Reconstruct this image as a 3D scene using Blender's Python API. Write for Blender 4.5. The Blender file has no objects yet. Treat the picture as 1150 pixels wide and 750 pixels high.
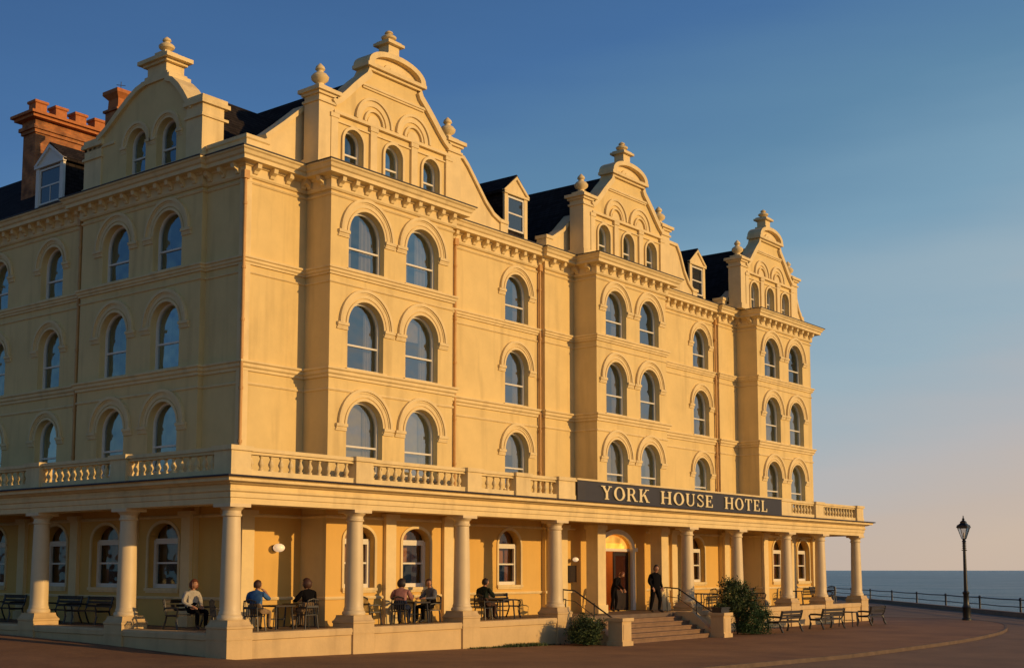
import bpy, bmesh, math, random
from mathutils import Vector, Matrix
random.seed(7)
R = math.radians
PI = math.pi
scene = bpy.context.scene
COL = scene.collection

# ------------------------------------------------------------------ materials
def new_mat(name):
    m = bpy.data.materials.new(name); m.use_nodes = True
    nt = m.node_tree
    return m, nt, nt.nodes['Principled BSDF']

def mat(name, col, rough=.6, metal=0., var=.0, scale=3., bump=0., bscale=60., streak=0., dark=None, spec=.5, obj=False, stain=None):
    """principled with noise mottling, optional vertical streaks and fine bump"""
    m, nt, b = new_mat(name)
    N = nt.nodes; L = nt.links
    b.inputs['Roughness'].default_value = rough
    b.inputs['Metallic'].default_value = metal
    b.inputs['Specular IOR Level'].default_value = spec
    tc = N.new('ShaderNodeTexCoord'); src = tc.outputs['Object']
    base = None
    if var > 0:
        n = N.new('ShaderNodeTexNoise'); n.inputs['Scale'].default_value = scale
        n.inputs['Detail'].default_value = 8; n.inputs['Roughness'].default_value = .65
        L.new(src, n.inputs['Vector'])
        r = N.new('ShaderNodeValToRGB')
        r.color_ramp.elements[0].position = .3; r.color_ramp.elements[1].position = .7
        d = dark or [c*(1-var) for c in col]
        r.color_ramp.elements[0].color = (*d, 1); r.color_ramp.elements[1].color = (*col, 1)
        L.new(n.outputs['Fac'], r.inputs['Fac']); base = r.outputs['Color']
    if streak > 0:
        mp = N.new('ShaderNodeMapping'); mp.inputs['Scale'].default_value = (2.2, 2.2, .25)
        L.new(src, mp.inputs['Vector'])
        n2 = N.new('ShaderNodeTexNoise'); n2.inputs['Scale'].default_value = 1.; n2.inputs['Detail'].default_value = 6
        L.new(mp.outputs['Vector'], n2.inputs['Vector'])
        r2 = N.new('ShaderNodeMapRange'); r2.inputs['From Min'].default_value = .52; r2.inputs['From Max'].default_value = .78
        r2.inputs['To Min'].default_value = 0; r2.inputs['To Max'].default_value = streak
        L.new(n2.outputs['Fac'], r2.inputs['Value'])
        mx = N.new('ShaderNodeMix'); mx.data_type = 'RGBA'
        L.new(r2.outputs['Result'], mx.inputs['Factor'])
        if base: L.new(base, mx.inputs['A'])
        else: mx.inputs['A'].default_value = (*col, 1)
        st = stain or [col[0]*.45, col[1]*.42, col[2]*.4]
        mx.inputs['B'].default_value = (*st, 1); base = mx.outputs['Result']
    if base: L.new(base, b.inputs['Base Color'])
    else: b.inputs['Base Color'].default_value = (*col, 1)
    if bump > 0:
        n3 = N.new('ShaderNodeTexNoise'); n3.inputs['Scale'].default_value = bscale; n3.inputs['Detail'].default_value = 5
        L.new(src, n3.inputs['Vector'])
        bp = N.new('ShaderNodeBump'); bp.inputs['Strength'].default_value = bump; bp.inputs['Distance'].default_value = .02
        L.new(n3.outputs['Fac'], bp.inputs['Height']); L.new(bp.outputs['Normal'], b.inputs['Normal'])
    return m

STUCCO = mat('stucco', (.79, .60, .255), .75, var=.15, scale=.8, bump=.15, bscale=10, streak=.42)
TRIM = mat('trim_stucco', (.83, .65, .32), .65, var=.18, scale=1.3, bump=.12, bscale=20, streak=.42)
COLUMN = mat('column_paint', (.74, .59, .34), .5, var=.1, scale=1.5, bump=.1, bscale=20, streak=.25)
BASEM = mat('base_paint', (.66, .47, .22), .6, var=.2, scale=1.2, bump=.2, bscale=15, streak=.45)
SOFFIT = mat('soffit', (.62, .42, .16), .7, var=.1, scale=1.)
WHITE = mat('white_frame', (.78, .74, .62), .4, var=.08, scale=4)
LEAD = mat('lead_flashing', (.035, .03, .03), .5, var=.2, scale=3)
WOOD = mat('dark_wood', (.016, .007, .005), .45, var=.5, scale=6)
IRON = mat('black_iron', (.018, .019, .021), .42, var=.3, scale=15, spec=.6)
IRON_G = mat('green_iron', (.006, .010, .011), .45, var=.3, scale=8, spec=.6)
SLATM = mat('bench_slats', (.022, .014, .010), .55, var=.4, scale=9)
TERRA = mat('terracotta', (.55, .19, .05), .8, var=.35, scale=5, bump=.3)
SIGNM = mat('sign_board', (.032, .028, .030), .45, var=.25, scale=2)
GOLD = mat('gilt_letter', (.82, .68, .36), .45, var=.08, scale=3)
VWALL = mat('veranda_wall', (.72, .45, .11), .7, var=.10, scale=.6, bump=.1, bscale=10, streak=.15)  # stucco variant with the veranda's amber bounce and shade put into its colour
BLIND = mat('brown_blind', (.58, .28, .10), .9, var=.3, scale=5)
CURT = mat('curtain', (.46, .40, .31), .9, var=.15, scale=5)
ROOM = mat('room_wall', (.12, .075, .05), .9, var=.3, scale=1)
FLOORM = mat('veranda_floor', (.16, .11, .075), .7, var=.35, scale=2)
STONE = mat('step_stone', (.26, .155, .085), .75, var=.35, scale=2.2, bump=.2, bscale=20)
KERBM = mat('kerb_stone', (.15, .10, .065), .85, var=.5, scale=2.5, bump=.3, bscale=10)
PIPE = mat('drainpipe_paint', (.62, .34, .10), .5, var=.2, scale=3, streak=.4)
BARK = mat('bark', (.09, .06, .04), .9, var=.4, scale=12)

def brick_mat():
    m, nt, b = new_mat('chimney_brick'); N = nt.nodes; L = nt.links
    tc = N.new('ShaderNodeTexCoord')
    sep = N.new('ShaderNodeSeparateXYZ'); L.new(tc.outputs['Object'], sep.inputs[0])
    add = N.new('ShaderNodeMath'); L.new(sep.outputs['X'], add.inputs[0]); L.new(sep.outputs['Y'], add.inputs[1])
    cb = N.new('ShaderNodeCombineXYZ'); L.new(add.outputs[0], cb.inputs['X']); L.new(sep.outputs['Z'], cb.inputs['Y'])
    br = N.new('ShaderNodeTexBrick'); L.new(cb.outputs[0], br.inputs['Vector'])
    br.inputs['Scale'].default_value = 1.; br.inputs['Brick Width'].default_value = .23; br.inputs['Row Height'].default_value = .075
    br.inputs['Mortar Size'].default_value = .008
    br.inputs['Color1'].default_value = (.66, .25, .065, 1); br.inputs['Color2'].default_value = (.50, .16, .04, 1)
    br.inputs['Mortar'].default_value = (.35, .22, .12, 1)
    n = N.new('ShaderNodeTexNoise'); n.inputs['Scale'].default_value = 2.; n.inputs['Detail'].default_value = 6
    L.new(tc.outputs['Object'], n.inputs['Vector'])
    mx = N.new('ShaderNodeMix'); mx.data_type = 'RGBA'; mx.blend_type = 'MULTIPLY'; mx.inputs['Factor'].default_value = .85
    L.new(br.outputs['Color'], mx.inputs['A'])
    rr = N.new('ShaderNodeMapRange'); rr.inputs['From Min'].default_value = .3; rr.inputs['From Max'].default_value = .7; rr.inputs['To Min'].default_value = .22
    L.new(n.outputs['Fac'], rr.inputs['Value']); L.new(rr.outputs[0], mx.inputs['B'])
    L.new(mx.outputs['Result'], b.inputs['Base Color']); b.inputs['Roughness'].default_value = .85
    return m
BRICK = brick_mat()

def slate_mat():
    m, nt, b = new_mat('roof_slate'); N = nt.nodes; L = nt.links
    tc = N.new('ShaderNodeTexCoord')
    sep = N.new('ShaderNodeSeparateXYZ'); L.new(tc.outputs['Object'], sep.inputs[0])
    add = N.new('ShaderNodeMath'); L.new(sep.outputs['X'], add.inputs[0]); L.new(sep.outputs['Y'], add.inputs[1])
    cb = N.new('ShaderNodeCombineXYZ'); L.new(add.outputs[0], cb.inputs['X']); L.new(sep.outputs['Z'], cb.inputs['Y'])
    br = N.new('ShaderNodeTexBrick'); L.new(cb.outputs[0], br.inputs['Vector'])
    br.inputs['Scale'].default_value = 1.; br.inputs['Brick Width'].default_value = .3; br.inputs['Row Height'].default_value = .14
    br.inputs['Mortar Size'].default_value = .012
    br.inputs['Color1'].default_value = (.040, .032, .028, 1); br.inputs['Color2'].default_value = (.020, .016, .014, 1)
    br.inputs['Mortar'].default_value = (.006, .006, .006, 1)
    L.new(br.outputs['Color'], b.inputs['Base Color']); b.inputs['Roughness'].default_value = .9
    b.inputs['Specular IOR Level'].default_value = .08
    bp = N.new('ShaderNodeBump'); bp.inputs['Strength'].default_value = .5; bp.inputs['Distance'].default_value = .02
    L.new(br.outputs['Color'], bp.inputs['Height']); L.new(bp.outputs['Normal'], b.inputs['Normal'])
    return m
SLATE = slate_mat()

def glass_mat(name, refl, tint):
    m, nt, b = new_mat(name); N = nt.nodes; L = nt.links
    N.remove(b); out = N['Material Output']
    g = N.new('ShaderNodeBsdfGlossy'); g.inputs['Roughness'].default_value = .03; g.inputs['Color'].default_value = (.80, .95, 1, 1)
    t = N.new('ShaderNodeBsdfTransparent'); t.inputs['Color'].default_value = (*tint, 1)
    mx = N.new('ShaderNodeMixShader'); fr = N.new('ShaderNodeFresnel'); fr.inputs['IOR'].default_value = 1.5
    mm = N.new('ShaderNodeMath'); mm.operation = 'MULTIPLY_ADD'; mm.inputs[1].default_value = 1.; mm.inputs[2].default_value = refl
    mm.use_clamp = True
    oi = N.new('ShaderNodeObjectInfo'); ra = N.new('ShaderNodeMath'); ra.operation = 'MULTIPLY_ADD'; ra.inputs[1].default_value = refl*.8; ra.inputs[2].default_value = refl*.65
    L.new(oi.outputs['Random'], ra.inputs[0]); L.new(ra.outputs[0], mm.inputs[2])
    L.new(fr.outputs[0], mm.inputs[0]); L.new(mm.outputs[0], mx.inputs[0])
    L.new(t.outputs[0], mx.inputs[1]); L.new(g.outputs[0], mx.inputs[2]); L.new(mx.outputs[0], out.inputs['Surface'])
    tc = N.new('ShaderNodeTexCoord')
    n = N.new('ShaderNodeTexNoise'); n.inputs['Scale'].default_value = 1.6; n.inputs['Detail'].default_value = 1
    gm = N.new('ShaderNodeNewGeometry'); L.new(gm.outputs['Position'], n.inputs['Vector'])
    bp = N.new('ShaderNodeBump'); bp.inputs['Strength'].default_value = .5; bp.inputs['Distance'].default_value = .05
    L.new(n.outputs['Fac'], bp.inputs['Height']); L.new(bp.outputs['Normal'], g.inputs['Normal'])
    return m
GLASS = glass_mat('window_glass', .24, (.66, .66, .66))
GLASSW = glass_mat('veranda_glass', .03, (.75, .72, .68))
LGLASS = glass_mat('lantern_glass', .12, (.85, .85, .85))

def emis(name, col, s, var=True):
    m, nt, b = new_mat(name); N = nt.nodes; L = nt.links
    b.inputs['Base Color'].default_value = (*col, 1); b.inputs['Roughness'].default_value = .3
    b.inputs['Emission Color'].default_value = (*col, 1); b.inputs['Emission Strength'].default_value = s
    if var:
        tc = N.new('ShaderNodeTexCoord'); n = N.new('ShaderNodeTexNoise'); n.inputs['Scale'].default_value = 1.5
        L.new(tc.outputs['Object'], n.inputs['Vector'])
        r = N.new('ShaderNodeMapRange'); r.inputs['From Min'].default_value = .3; r.inputs['From Max'].default_value = .7
        r.inputs['To Min'].default_value = s*.4; r.inputs['To Max'].default_value = s*1.3
        L.new(n.outputs['Fac'], r.inputs['Value']); L.new(r.outputs[0], b.inputs['Emission Strength'])
    return m
FAN = emis('lit_fanlight', (1., .46, .07), 1.1)
HALLW = mat('hall_wall', (.50, .22, .06), .6, var=.3, scale=2)
DOORGL = mat('door_glass', (.05, .014, .008), .12, var=.4, scale=2)
LAMPG = emis('lamp_globe', (1., .82, .55), .35, False)

def leaf_mat(name, a, b2, c):
    m, nt, b = new_mat(name); N = nt.nodes; L = nt.links
    gm = N.new('ShaderNodeNewGeometry')
    r = N.new('ShaderNodeValToRGB'); e = r.color_ramp.elements
    e[0].color = (*a, 1); e[1].color = (*c, 1); x = e.new(.5); x.color = (*b2, 1)
    L.new(gm.outputs['Random Per Island'], r.inputs['Fac'])
    L.new(r.outputs['Color'], b.inputs['Base Color']); b.inputs['Roughness'].default_value = .6
    b.inputs['Specular IOR Level'].default_value = .3
    return m
LEAF = leaf_mat('shrub_leaf', (.018, .035, .012), (.04, .07, .02), (.09, .11, .03))
LEAF2 = leaf_mat('hedge_leaf', (.015, .04, .012), (.03, .07, .02), (.05, .10, .03))

# ------------------------------------------------------------------ mesh builder
class MB:
    def __init__(s): s.v = []; s.f = []; s.m = []; s.sm = []
    def add(s, vs, fs, mi=0, smooth=False):
        n = len(s.v); s.v += [tuple(p) for p in vs]
        for f in fs: s.f.append([n+i for i in f]); s.m.append(mi); s.sm.append(smooth)
        return s
    def quad(s, a, b, c, d, mi=0): return s.add([a, b, c, d], [(0, 1, 2, 3)], mi)
    def box(s, x0, x1, y0, y1, z0, z1, mi=0, rz=0, piv=None):
        vs = [(x, y, z) for z in (z0, z1) for y in (y0, y1) for x in (x0, x1)]
        if rz:
            cx, cy = piv or ((x0+x1)/2, (y0+y1)/2); c, sn = math.cos(rz), math.sin(rz)
            vs = [(cx+(x-cx)*c-(y-cy)*sn, cy+(x-cx)*sn+(y-cy)*c, z) for x, y, z in vs]
        return s.add(vs, [(0, 2, 3, 1), (4, 5, 7, 6), (0, 1, 5, 4), (2, 6, 7, 3), (0, 4, 6, 2), (1, 3, 7, 5)], mi)
    def lathe(s, cx, cy, prof, seg=16, mi=0, smooth=True, sq=False, rot=0):
        vs = []; fs = []
        for r, z in prof:
            for k in range(seg):
                a = 2*PI*k/seg + rot; q = 1/math.cos(PI/seg) if sq else 1
                vs.append((cx+r*q*math.cos(a), cy+r*q*math.sin(a), z))
        for i in range(len(prof)-1):
            for k in range(seg):
                k2 = (k+1) % seg
                fs.append((i*seg+k, i*seg+k2, (i+1)*seg+k2, (i+1)*seg+k))
        fs.append(tuple(range(seg))[::-1]); fs.append(tuple((len(prof)-1)*seg+k for k in range(seg)))
        return s.add(vs, fs, mi, smooth)
    def tube(s, pts, r, seg=8, mi=0, smooth=True):
        pts = [Vector(p) for p in pts]; vs = []; fs = []
        for i, p in enumerate(pts):
            d = (pts[min(i+1, len(pts)-1)]-pts[max(i-1, 0)]).normalized()
            up = Vector((0, 0, 1)) if abs(d.z) < .95 else Vector((1, 0, 0))
            a = d.cross(up).normalized(); b = d.cross(a)
            rr = r[i] if isinstance(r, (list, tuple)) else r
            for k in range(seg):
                t = 2*PI*(k+.5)/seg; vs.append(p+a*rr*math.cos(t)+b*rr*math.sin(t))
        for i in range(len(pts)-1):
            for k in range(seg):
                k2 = (k+1) % seg; fs.append((i*seg+k, i*seg+k2, (i+1)*seg+k2, (i+1)*seg+k))
        fs.append(tuple(range(seg))[::-1]); fs.append(tuple((len(pts)-1)*seg+k for k in range(seg)))
        return s.add(vs, fs, mi, smooth)
    def band(s, inner, outer, y0, y1, mi=0, closed=False):
        """solid strip between two 2D (u,z) polylines, from y0 to y1"""
        n = len(inner); vs = []
        for (a, b), (c, d) in zip(inner, outer): vs += [(a, y0, b), (c, y0, d), (a, y1, b), (c, y1, d)]
        fs = []
        rng = range(n if closed else n-1)
        for i in rng:
            p = 4*i; q = 4*((i+1) % n)
            fs += [(p, p+1, q+1, q), (p+2, q+2, q+3, p+3), (p, q, q+2, p+2), (p+1, p+3, q+3, q+1)]
        if not closed: fs += [(0, 2, 3, 1), (4*n-4, 4*n-3, 4*n-1, 4*n-2)]
        return s.add(vs, fs, mi)
    def prism(s, pts, y0, y1, mi=0):
        """polygon in (u,z) extruded in y"""
        n = len(pts); vs = [(a, y0, b) for a, b in pts]+[(a, y1, b) for a, b in pts]
        fs = [tuple(range(n)), tuple(range(2*n-1, n-1, -1))]+[(i, i+n, (i+1) % n+n, (i+1) % n) for i in range(n)]
        return s.add(vs, fs, mi)
    def sweep(s, path, prof, mi=0, z=None, closed=False):
        """profile (out,z) swept along plan polyline; outward is on the right of travel"""
        P = [Vector(p) for p in path]; n = len(P); vs = []; m = len(prof)
        for i in range(n):
            d0 = (P[i]-P[i-1]).normalized() if (i > 0 or closed) else (P[1]-P[0]).normalized()
            d1 = (P[(i+1) % n]-P[i]).normalized() if (i < n-1 or closed) else d0
            n0 = Vector((d0.y, -d0.x)); n1 = Vector((d1.y, -d1.x)); b = (n0+n1)
            b = b.normalized() if b.length > 1e-6 else n0
            k = 1/max(.3, b.dot(n0))
            for o, zz in prof: q = P[i]+b*(o*k); vs.append((q.x, q.y, zz))
        fs = []
        for i in range(n if closed else n-1):
            for j in range(m):
                j2 = (j+1) % m; i2 = (i+1) % n
                fs.append((i*m+j, i*m+j2, i2*m+j2, i2*m+j))
        if not closed: fs += [tuple(range(m))[::-1], tuple((n-1)*m+j for j in range(m))]
        return s.add(vs, fs, mi)
    def mesh(s, name, mats, fix=True):
        me = bpy.data.meshes.new(name); me.from_pydata(s.v, [], s.f)
        for m in (mats if isinstance(mats, (list, tuple)) else [mats]): me.materials.append(m)
        for p, mi, sm in zip(me.polygons, s.m, s.sm): p.material_index = mi; p.use_smooth = sm
        if fix:
            bm = bmesh.new(); bm.from_mesh(me); bmesh.ops.recalc_face_normals(bm, faces=bm.faces); bm.to_mesh(me); bm.free()
        if any(s.sm): me.set_sharp_from_angle(angle=R(40))
        me.update(); return me

def link(name, me, parent=None, loc=(0, 0, 0), rz=0):
    o = bpy.data.objects.new(name, me); COL.objects.link(o)
    o.location = loc; o.rotation_euler = (0, 0, rz)
    if parent: o.parent = parent
    return o
def part(name, mb, mats, parent, loc=(0, 0, 0), rz=0, label=None, fix=True):
    o = link(name, mb.mesh(name, mats, fix), parent, loc, rz)
    if label: o['label'] = label
    return o
def thing(name, label, cat, loc=(0, 0, 0), rz=0, group=None):
    o = bpy.data.objects.new(name, None); COL.objects.link(o); o.empty_display_size = .3
    o.location = loc; o.rotation_euler = (0, 0, rz); o['label'] = label; o['category'] = cat
    if group: o['group'] = group
    return o
def kids(o): return [c for c in COL.objects if c.parent == o]
def dup(root, label, loc, rz=None, group=None):
    r = root.copy(); COL.objects.link(r); r.location = loc
    if rz is not None: r.rotation_euler = (0, 0, rz)
    r['label'] = label
    if group: r['group'] = group
    for ch in kids(root):
        c = ch.copy(); COL.objects.link(c); c.parent = r
        for g in kids(ch):
            d = g.copy(); COL.objects.link(d); d.parent = c
    return r

# ------------------------------------------------------------------ camera (world origin = corner of the hotel walls)
CX, CY, CZ = -26.096, -31.494, 2.5
cam = bpy.data.cameras.new('camera'); co = bpy.data.objects.new('camera', cam); COL.objects.link(co)
F = 1425.; TH = math.atan(.105); A = R(38.2)
co.location = (CX, CY, CZ); co.rotation_euler = (PI/2+TH, 0, A-PI/2)
cam.sensor_width = 36; cam.lens = F/1150*36
PYp = 640-F*.105
cam.shift_y = (PYp-375)/1150
cam.clip_end = 40000; cam.clip_start = .2
scene.camera = co

# ------------------------------------------------------------------ light
SUN_AZ = R(14); SUN_EL = R(12.5)
sd = Vector((math.sin(SUN_AZ)*math.cos(SUN_EL), -math.cos(SUN_AZ)*math.cos(SUN_EL), math.sin(SUN_EL)))
sl = bpy.data.lights.new('sun', 'SUN'); so = bpy.data.objects.new('sun', sl); COL.objects.link(so)
sl.energy = 3.25; sl.angle = R(.55); sl.color = (1, .62, .25)
so.rotation_euler = sd.to_track_quat('Z', 'Y').to_euler(); so.location = (20, -60, 40)
w = bpy.data.worlds.new('World'); scene.world = w; w.use_nodes = True
nt = w.node_tree; N = nt.nodes; L = nt.links; bg = N['Background']
sky = N.new('ShaderNodeTexSky'); sky.sky_type = 'NISHITA'; sky.sun_disc = False
sky.sun_elevation = SUN_EL
# blender sky: rotation 0 puts the sun at +Y, positive turns towards +X
sky.sun_rotation = math.atan2(sd.x, sd.y)
sky.altitude = 0; sky.air_density = 1.0; sky.dust_density = .9; sky.ozone_density = 3.5
bg.inputs['Strength'].default_value = .1
tc = N.new('ShaderNodeTexCoord'); sp = N.new('ShaderNodeSeparateXYZ'); L.new(tc.outputs['Generated'], sp.inputs[0])
def M2(op, a, b_=None, c=None):
    n = N.new('ShaderNodeMath'); n.operation = op
    for i, v in enumerate((a, b_, c)):
        if v is None: continue
        if isinstance(v, (int, float)): n.inputs[i].default_value = v
        else: L.new(v, n.inputs[i])
    return n.outputs[0]
# dusk air: warm haze low down, brighter on the sun's side, over the Nishita sky
rd = M2('ADD', M2('MULTIPLY', sp.outputs['X'], .62), M2('MULTIPLY', sp.outputs['Y'], -.79))
rdr = rd; rd = M2('MAXIMUM', M2('MINIMUM', rd, .5), -.40)
q = M2('ADD', M2('MULTIPLY', rd, -.30), M2('ADD', sp.outputs['Z'], .092))
# thin long streaks of haze
mp = N.new('ShaderNodeMapping'); mp.inputs['Scale'].default_value = (1.1, 1.1, 7); mp.inputs['Rotation'].default_value = (R(9), R(-7), 0)
L.new(tc.outputs['Generated'], mp.inputs['Vector'])
cn = N.new('ShaderNodeTexNoise'); cn.inputs['Scale'].default_value = 1.5; cn.inputs['Detail'].default_value = 5; cn.inputs['Roughness'].default_value = .5
L.new(mp.outputs['Vector'], cn.inputs['Vector'])
q = M2('ADD', q, M2('MULTIPLY', M2('SUBTRACT', cn.outputs['Fac'], .5), -.16))
ramp = N.new('ShaderNodeValToRGB'); L.new(q, ramp.inputs['Fac']); el = ramp.color_ramp.elements
def lin(c): return tuple(((v/255+.055)/1.055)**2.4 if v > 10 else v/3294 for v in c)+(1,)
SK = [(0.0, (212, 190, 172)), (.055, (204, 186, 174)), (.11, (190, 186, 186)), (.18, (160, 182, 194)), (.27, (128, 165, 188)), (.36, (98, 140, 172)), (.49, (70, 112, 162)), (.62, (58, 95, 144)), (.78, (38, 70, 122)), (1, (26, 48, 92))]
el[0].position = 0; el[0].color = lin(SK[0][1]); el[1].position = 1; el[1].color = lin(SK[-1][1])
for p_, c_ in SK[1:-1]: e_ = el.new(p_); e_.color = lin(c_)
mxs = N.new('ShaderNodeMix'); mxs.data_type = 'RGBA'; mxs.inputs['Factor'].default_value = .85
L.new(sky.outputs['Color'], mxs.inputs['A'])
sc_ = N.new('ShaderNodeVectorMath'); sc_.operation = 'SCALE'; 
fo_ = N.new('ShaderNodeMapRange'); fo_.inputs['From Min'].default_value = -.95; fo_.inputs['From Max'].default_value = -.38
fo_.inputs['To Min'].default_value = 6.2; fo_.inputs['To Max'].default_value = 10.; L.new(rdr, fo_.inputs['Value']); L.new(fo_.outputs[0], sc_.inputs['Scale'])
L.new(ramp.outputs['Color'], sc_.inputs[0]); L.new(sc_.outputs[0], mxs.inputs['B'])
L.new(mxs.outputs['Result'], bg.inputs['Color'])
vs = scene.view_settings; vs.view_transform = 'Standard'; vs.look = 'None'; vs.gamma = 1; vs.exposure = 0; vs.use_curve_mapping = False

# ------------------------------------------------------------------ setting
def sst(a, b, x): t = min(1, max(0, (x-a)/(b-a))); return t*t*(3-2*t)
def gz(x, y):
    g = -.017*min(16.5, max(0, x+2.8))
    return g + .042*min(22, max(0, y+3))*(1-sst(-2.8, 6, x))
def ground_mat(name, c1, c2, c3, bs=50):
    m, nt, b = new_mat(name); N = nt.nodes; L = nt.links
    gm = N.new('ShaderNodeNewGeometry')
    def noise(sc, det, vec=None):
        n = N.new('ShaderNodeTexNoise'); n.inputs['Scale'].default_value = sc; n.inputs['Detail'].default_value = det
        n.inputs['Roughness'].default_value = .65
        L.new(vec or gm.outputs['Position'], n.inputs['Vector']); return n.outputs['Fac']
    r = N.new('ShaderNodeValToRGB'); e = r.color_ramp.elements
    e[0].position = .3; e[0].color = (*c1, 1); e[1].position = .72; e[1].color = (*c3, 1); x = e.new(.5); x.color = (*c2, 1)
    L.new(noise(.35, 8), r.inputs['Fac'])
    r2 = N.new('ShaderNodeMapRange'); r2.inputs['From Min'].default_value = .3; r2.inputs['From Max'].default_value = .7
    r2.inputs['To Min'].default_value = .65; r2.inputs['To Max'].default_value = 1.35; L.new(noise(60, 3), r2.inputs['Value'])
    mx = N.new('ShaderNodeMix'); mx.data_type = 'RGBA'; mx.blend_type = 'MULTIPLY'; mx.inputs['Factor'].default_value = 1
    L.new(r.outputs['Color'], mx.inputs['A']); L.new(r2.outputs[0], mx.inputs['B']); L.new(mx.outputs['Result'], b.inputs['Base Color'])
    b.inputs['Roughness'].default_value = .8; b.inputs['Specular IOR Level'].default_value = .3
    bp = N.new('ShaderNodeBump'); bp.inputs['Strength'].default_value = .5; bp.inputs['Distance'].default_value = .01
    L.new(noise(bs, 4), bp.inputs['Height'])
    bp2 = N.new('ShaderNodeBump'); bp2.inputs['Strength'].default_value = .4; bp2.inputs['Distance'].default_value = .08
    L.new(noise(.8, 3), bp2.inputs['Height']); L.new(bp.outputs['Normal'], bp2.inputs['Normal'])
    L.new(bp2.outputs['Normal'], b.inputs['Normal'])
    return m
ROADM = ground_mat('road_asphalt', (.16, .10, .058), (.21, .13, .072), (.26, .165, .09))
PAVEM = ground_mat('pavement_tarmac', (.16, .082, .044), (.23, .122, .056), (.29, .158, .074))
LANDM = ground_mat('land', (.12, .09, .06), (.15, .11, .07), (.17, .12, .08))

# seawall line
SW = [(-120., -134.), (20, -33.5), (56.8, -6.9), (82, 11.4), (140, 55), (900, 700)]
def sw_y(x):
    for (a, b), (c, d) in zip(SW, SW[1:]):
        if x <= c: return b+(d-b)*(x-a)/(c-a)
    return SW[-1][1]
# kerb line (edge of the hotel pavement)
KB = [(-120, -13.9), (5, -13.9), (12, -13.8), (18.2, -13.85), (24, -13.75), (28.9, -13.4), (34.3, -12.6), (38.6, -11.5), (42.6, -10.1),
      (45.6, -8.3), (47.2, -6.2), (47.6, -3.5), (47.0, 0), (46.2, 6), (46, 14), (46, 90)]
def smooth_path(p, n=6):
    out = []
    for i in range(len(p)-1):
        p0 = Vector(p[max(i-1, 0)]); p1 = Vector(p[i]); p2 = Vector(p[i+1]); p3 = Vector(p[min(i+2, len(p)-1)])
        if (p2-p1).length > 20: out.append(tuple(p1)); continue
        for k in range(n):
            t = k/n
            q = .5*((2*p1)+(p2-p0)*t+(2*p0-5*p1+4*p2-p3)*t*t+(3*p1-p0-3*p2+p3)*t**3)
            out.append((q.x, q.y))
    out.append(p[-1]); return out
KBs = [KB[0]]+smooth_path(KB[1:-2])+[KB[-2], KB[-1]]
# road/ground sheet
xs = [-900, -400, -120, -60, -40]+[-38+2*i for i in range(30)]+[22+4*i for i in range(30)]+[160, 300, 500, 900]
g = MB(); cols = []
for x in xs:
    ys = [max(sw_y(x), -900)]; y0 = ys[0]
    base = [-60, -50, -42, -36, -32, -28, -24, -20, -16, -13, -10, -7, -5, -3, 0, 3, 6, 9, 12, 15, 18, 22, 40, 80, 200, 900]
    cols.append([(x, y0+(900-y0)*0 if k == 0 else max(y0+.01*k, b), 0) for k, b in enumerate([y0]+base)])
vsx = []; n = len(cols[0])
for c in cols:
    for (x, y, z) in c: vsx.append((x, y, gz(x, y)-.12))
fs = [(i*n+j, (i+1)*n+j, (i+1)*n+j+1, i*n+j+1) for i in range(len(cols)-1) for j in range(n-1)]
g.add(vsx, fs)
o = part('ground', g, ROADM, None); o['kind'] = 'structure'; o['label'] = 'brown asphalt road in front of the hotel'
# pavement (raised) : fan of strips from an inner spine to the kerb line
g = MB(); inner = []
K2 = []
for (a, b), (c, d) in zip(KBs, KBs[1:]):
    nseg = max(1, int(math.hypot(c-a, d-b)/2.5))
    for k in range(nseg): K2.append((a+(c-a)*k/nseg, b+(d-b)*k/nseg))
K2.append(KBs[-1])
rows = 9
vsx = []
for (x, y) in K2:
    ix, iy = (x, 0.) if x < 38 and y < -5 else (38., max(0, y))
    if x < -4: ix, iy = x, 90.
    for k in range(rows+1):
        t = k/rows
        if x < -4:
            yy = [y, -11, -8, -5, -3, 0, 4, 10, 20, 90][k]
            px, py = x, yy
        else: px, py = x+(ix-x)*t, y+(iy-y)*t
        vsx.append((px, py, gz(px, py)))
fs = [(i*(rows+1)+j, (i+1)*(rows+1)+j, (i+1)*(rows+1)+j+1, i*(rows+1)+j+1) for i in range(len(K2)-1) for j in range(rows)]
g.add(vsx, fs)
o = part('pavement', g, PAVEM, None); o['kind'] = 'structure'; o['label'] = 'reddish tarmac pavement around the hotel'
# kerb
g = MB(); pr = [(.0, .010), (.12, .010), (.13, -.13), (.0, -.13)]
P = [Vector(p) for p in K2]; vsx = []
for i in range(len(P)):
    d = (P[min(i+1, len(P)-1)]-P[max(i-1, 0)]).normalized(); nn = Vector((d.y, -d.x))
    for o_, z_ in pr: q = P[i]+nn*o_; vsx.append((q.x, q.y, gz(P[i].x, P[i].y)+z_))
fs = [(i*4+j, i*4+(j+1) % 4, (i+1)*4+(j+1) % 4, (i+1)*4+j) for i in range(len(P)-1) for j in range(4)]
g.add(vsx, fs); o = part('kerb', g, KERBM, None); o['kind'] = 'structure'; o['label'] = 'worn stone kerb curving round the pavement'
# seawall
g = MB(); g.sweep([(c, d) for c, d in SW], [(-.45, -.6), (-.45, -.12), (.02, -.12), (.02, -4.5), (-.02, -4.5), (-.5, -4.5)][::-1])
o = part('seawall', g, STONE, None); o['label'] = 'low dark stone seawall below the railing'; o['category'] = 'wall'
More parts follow.
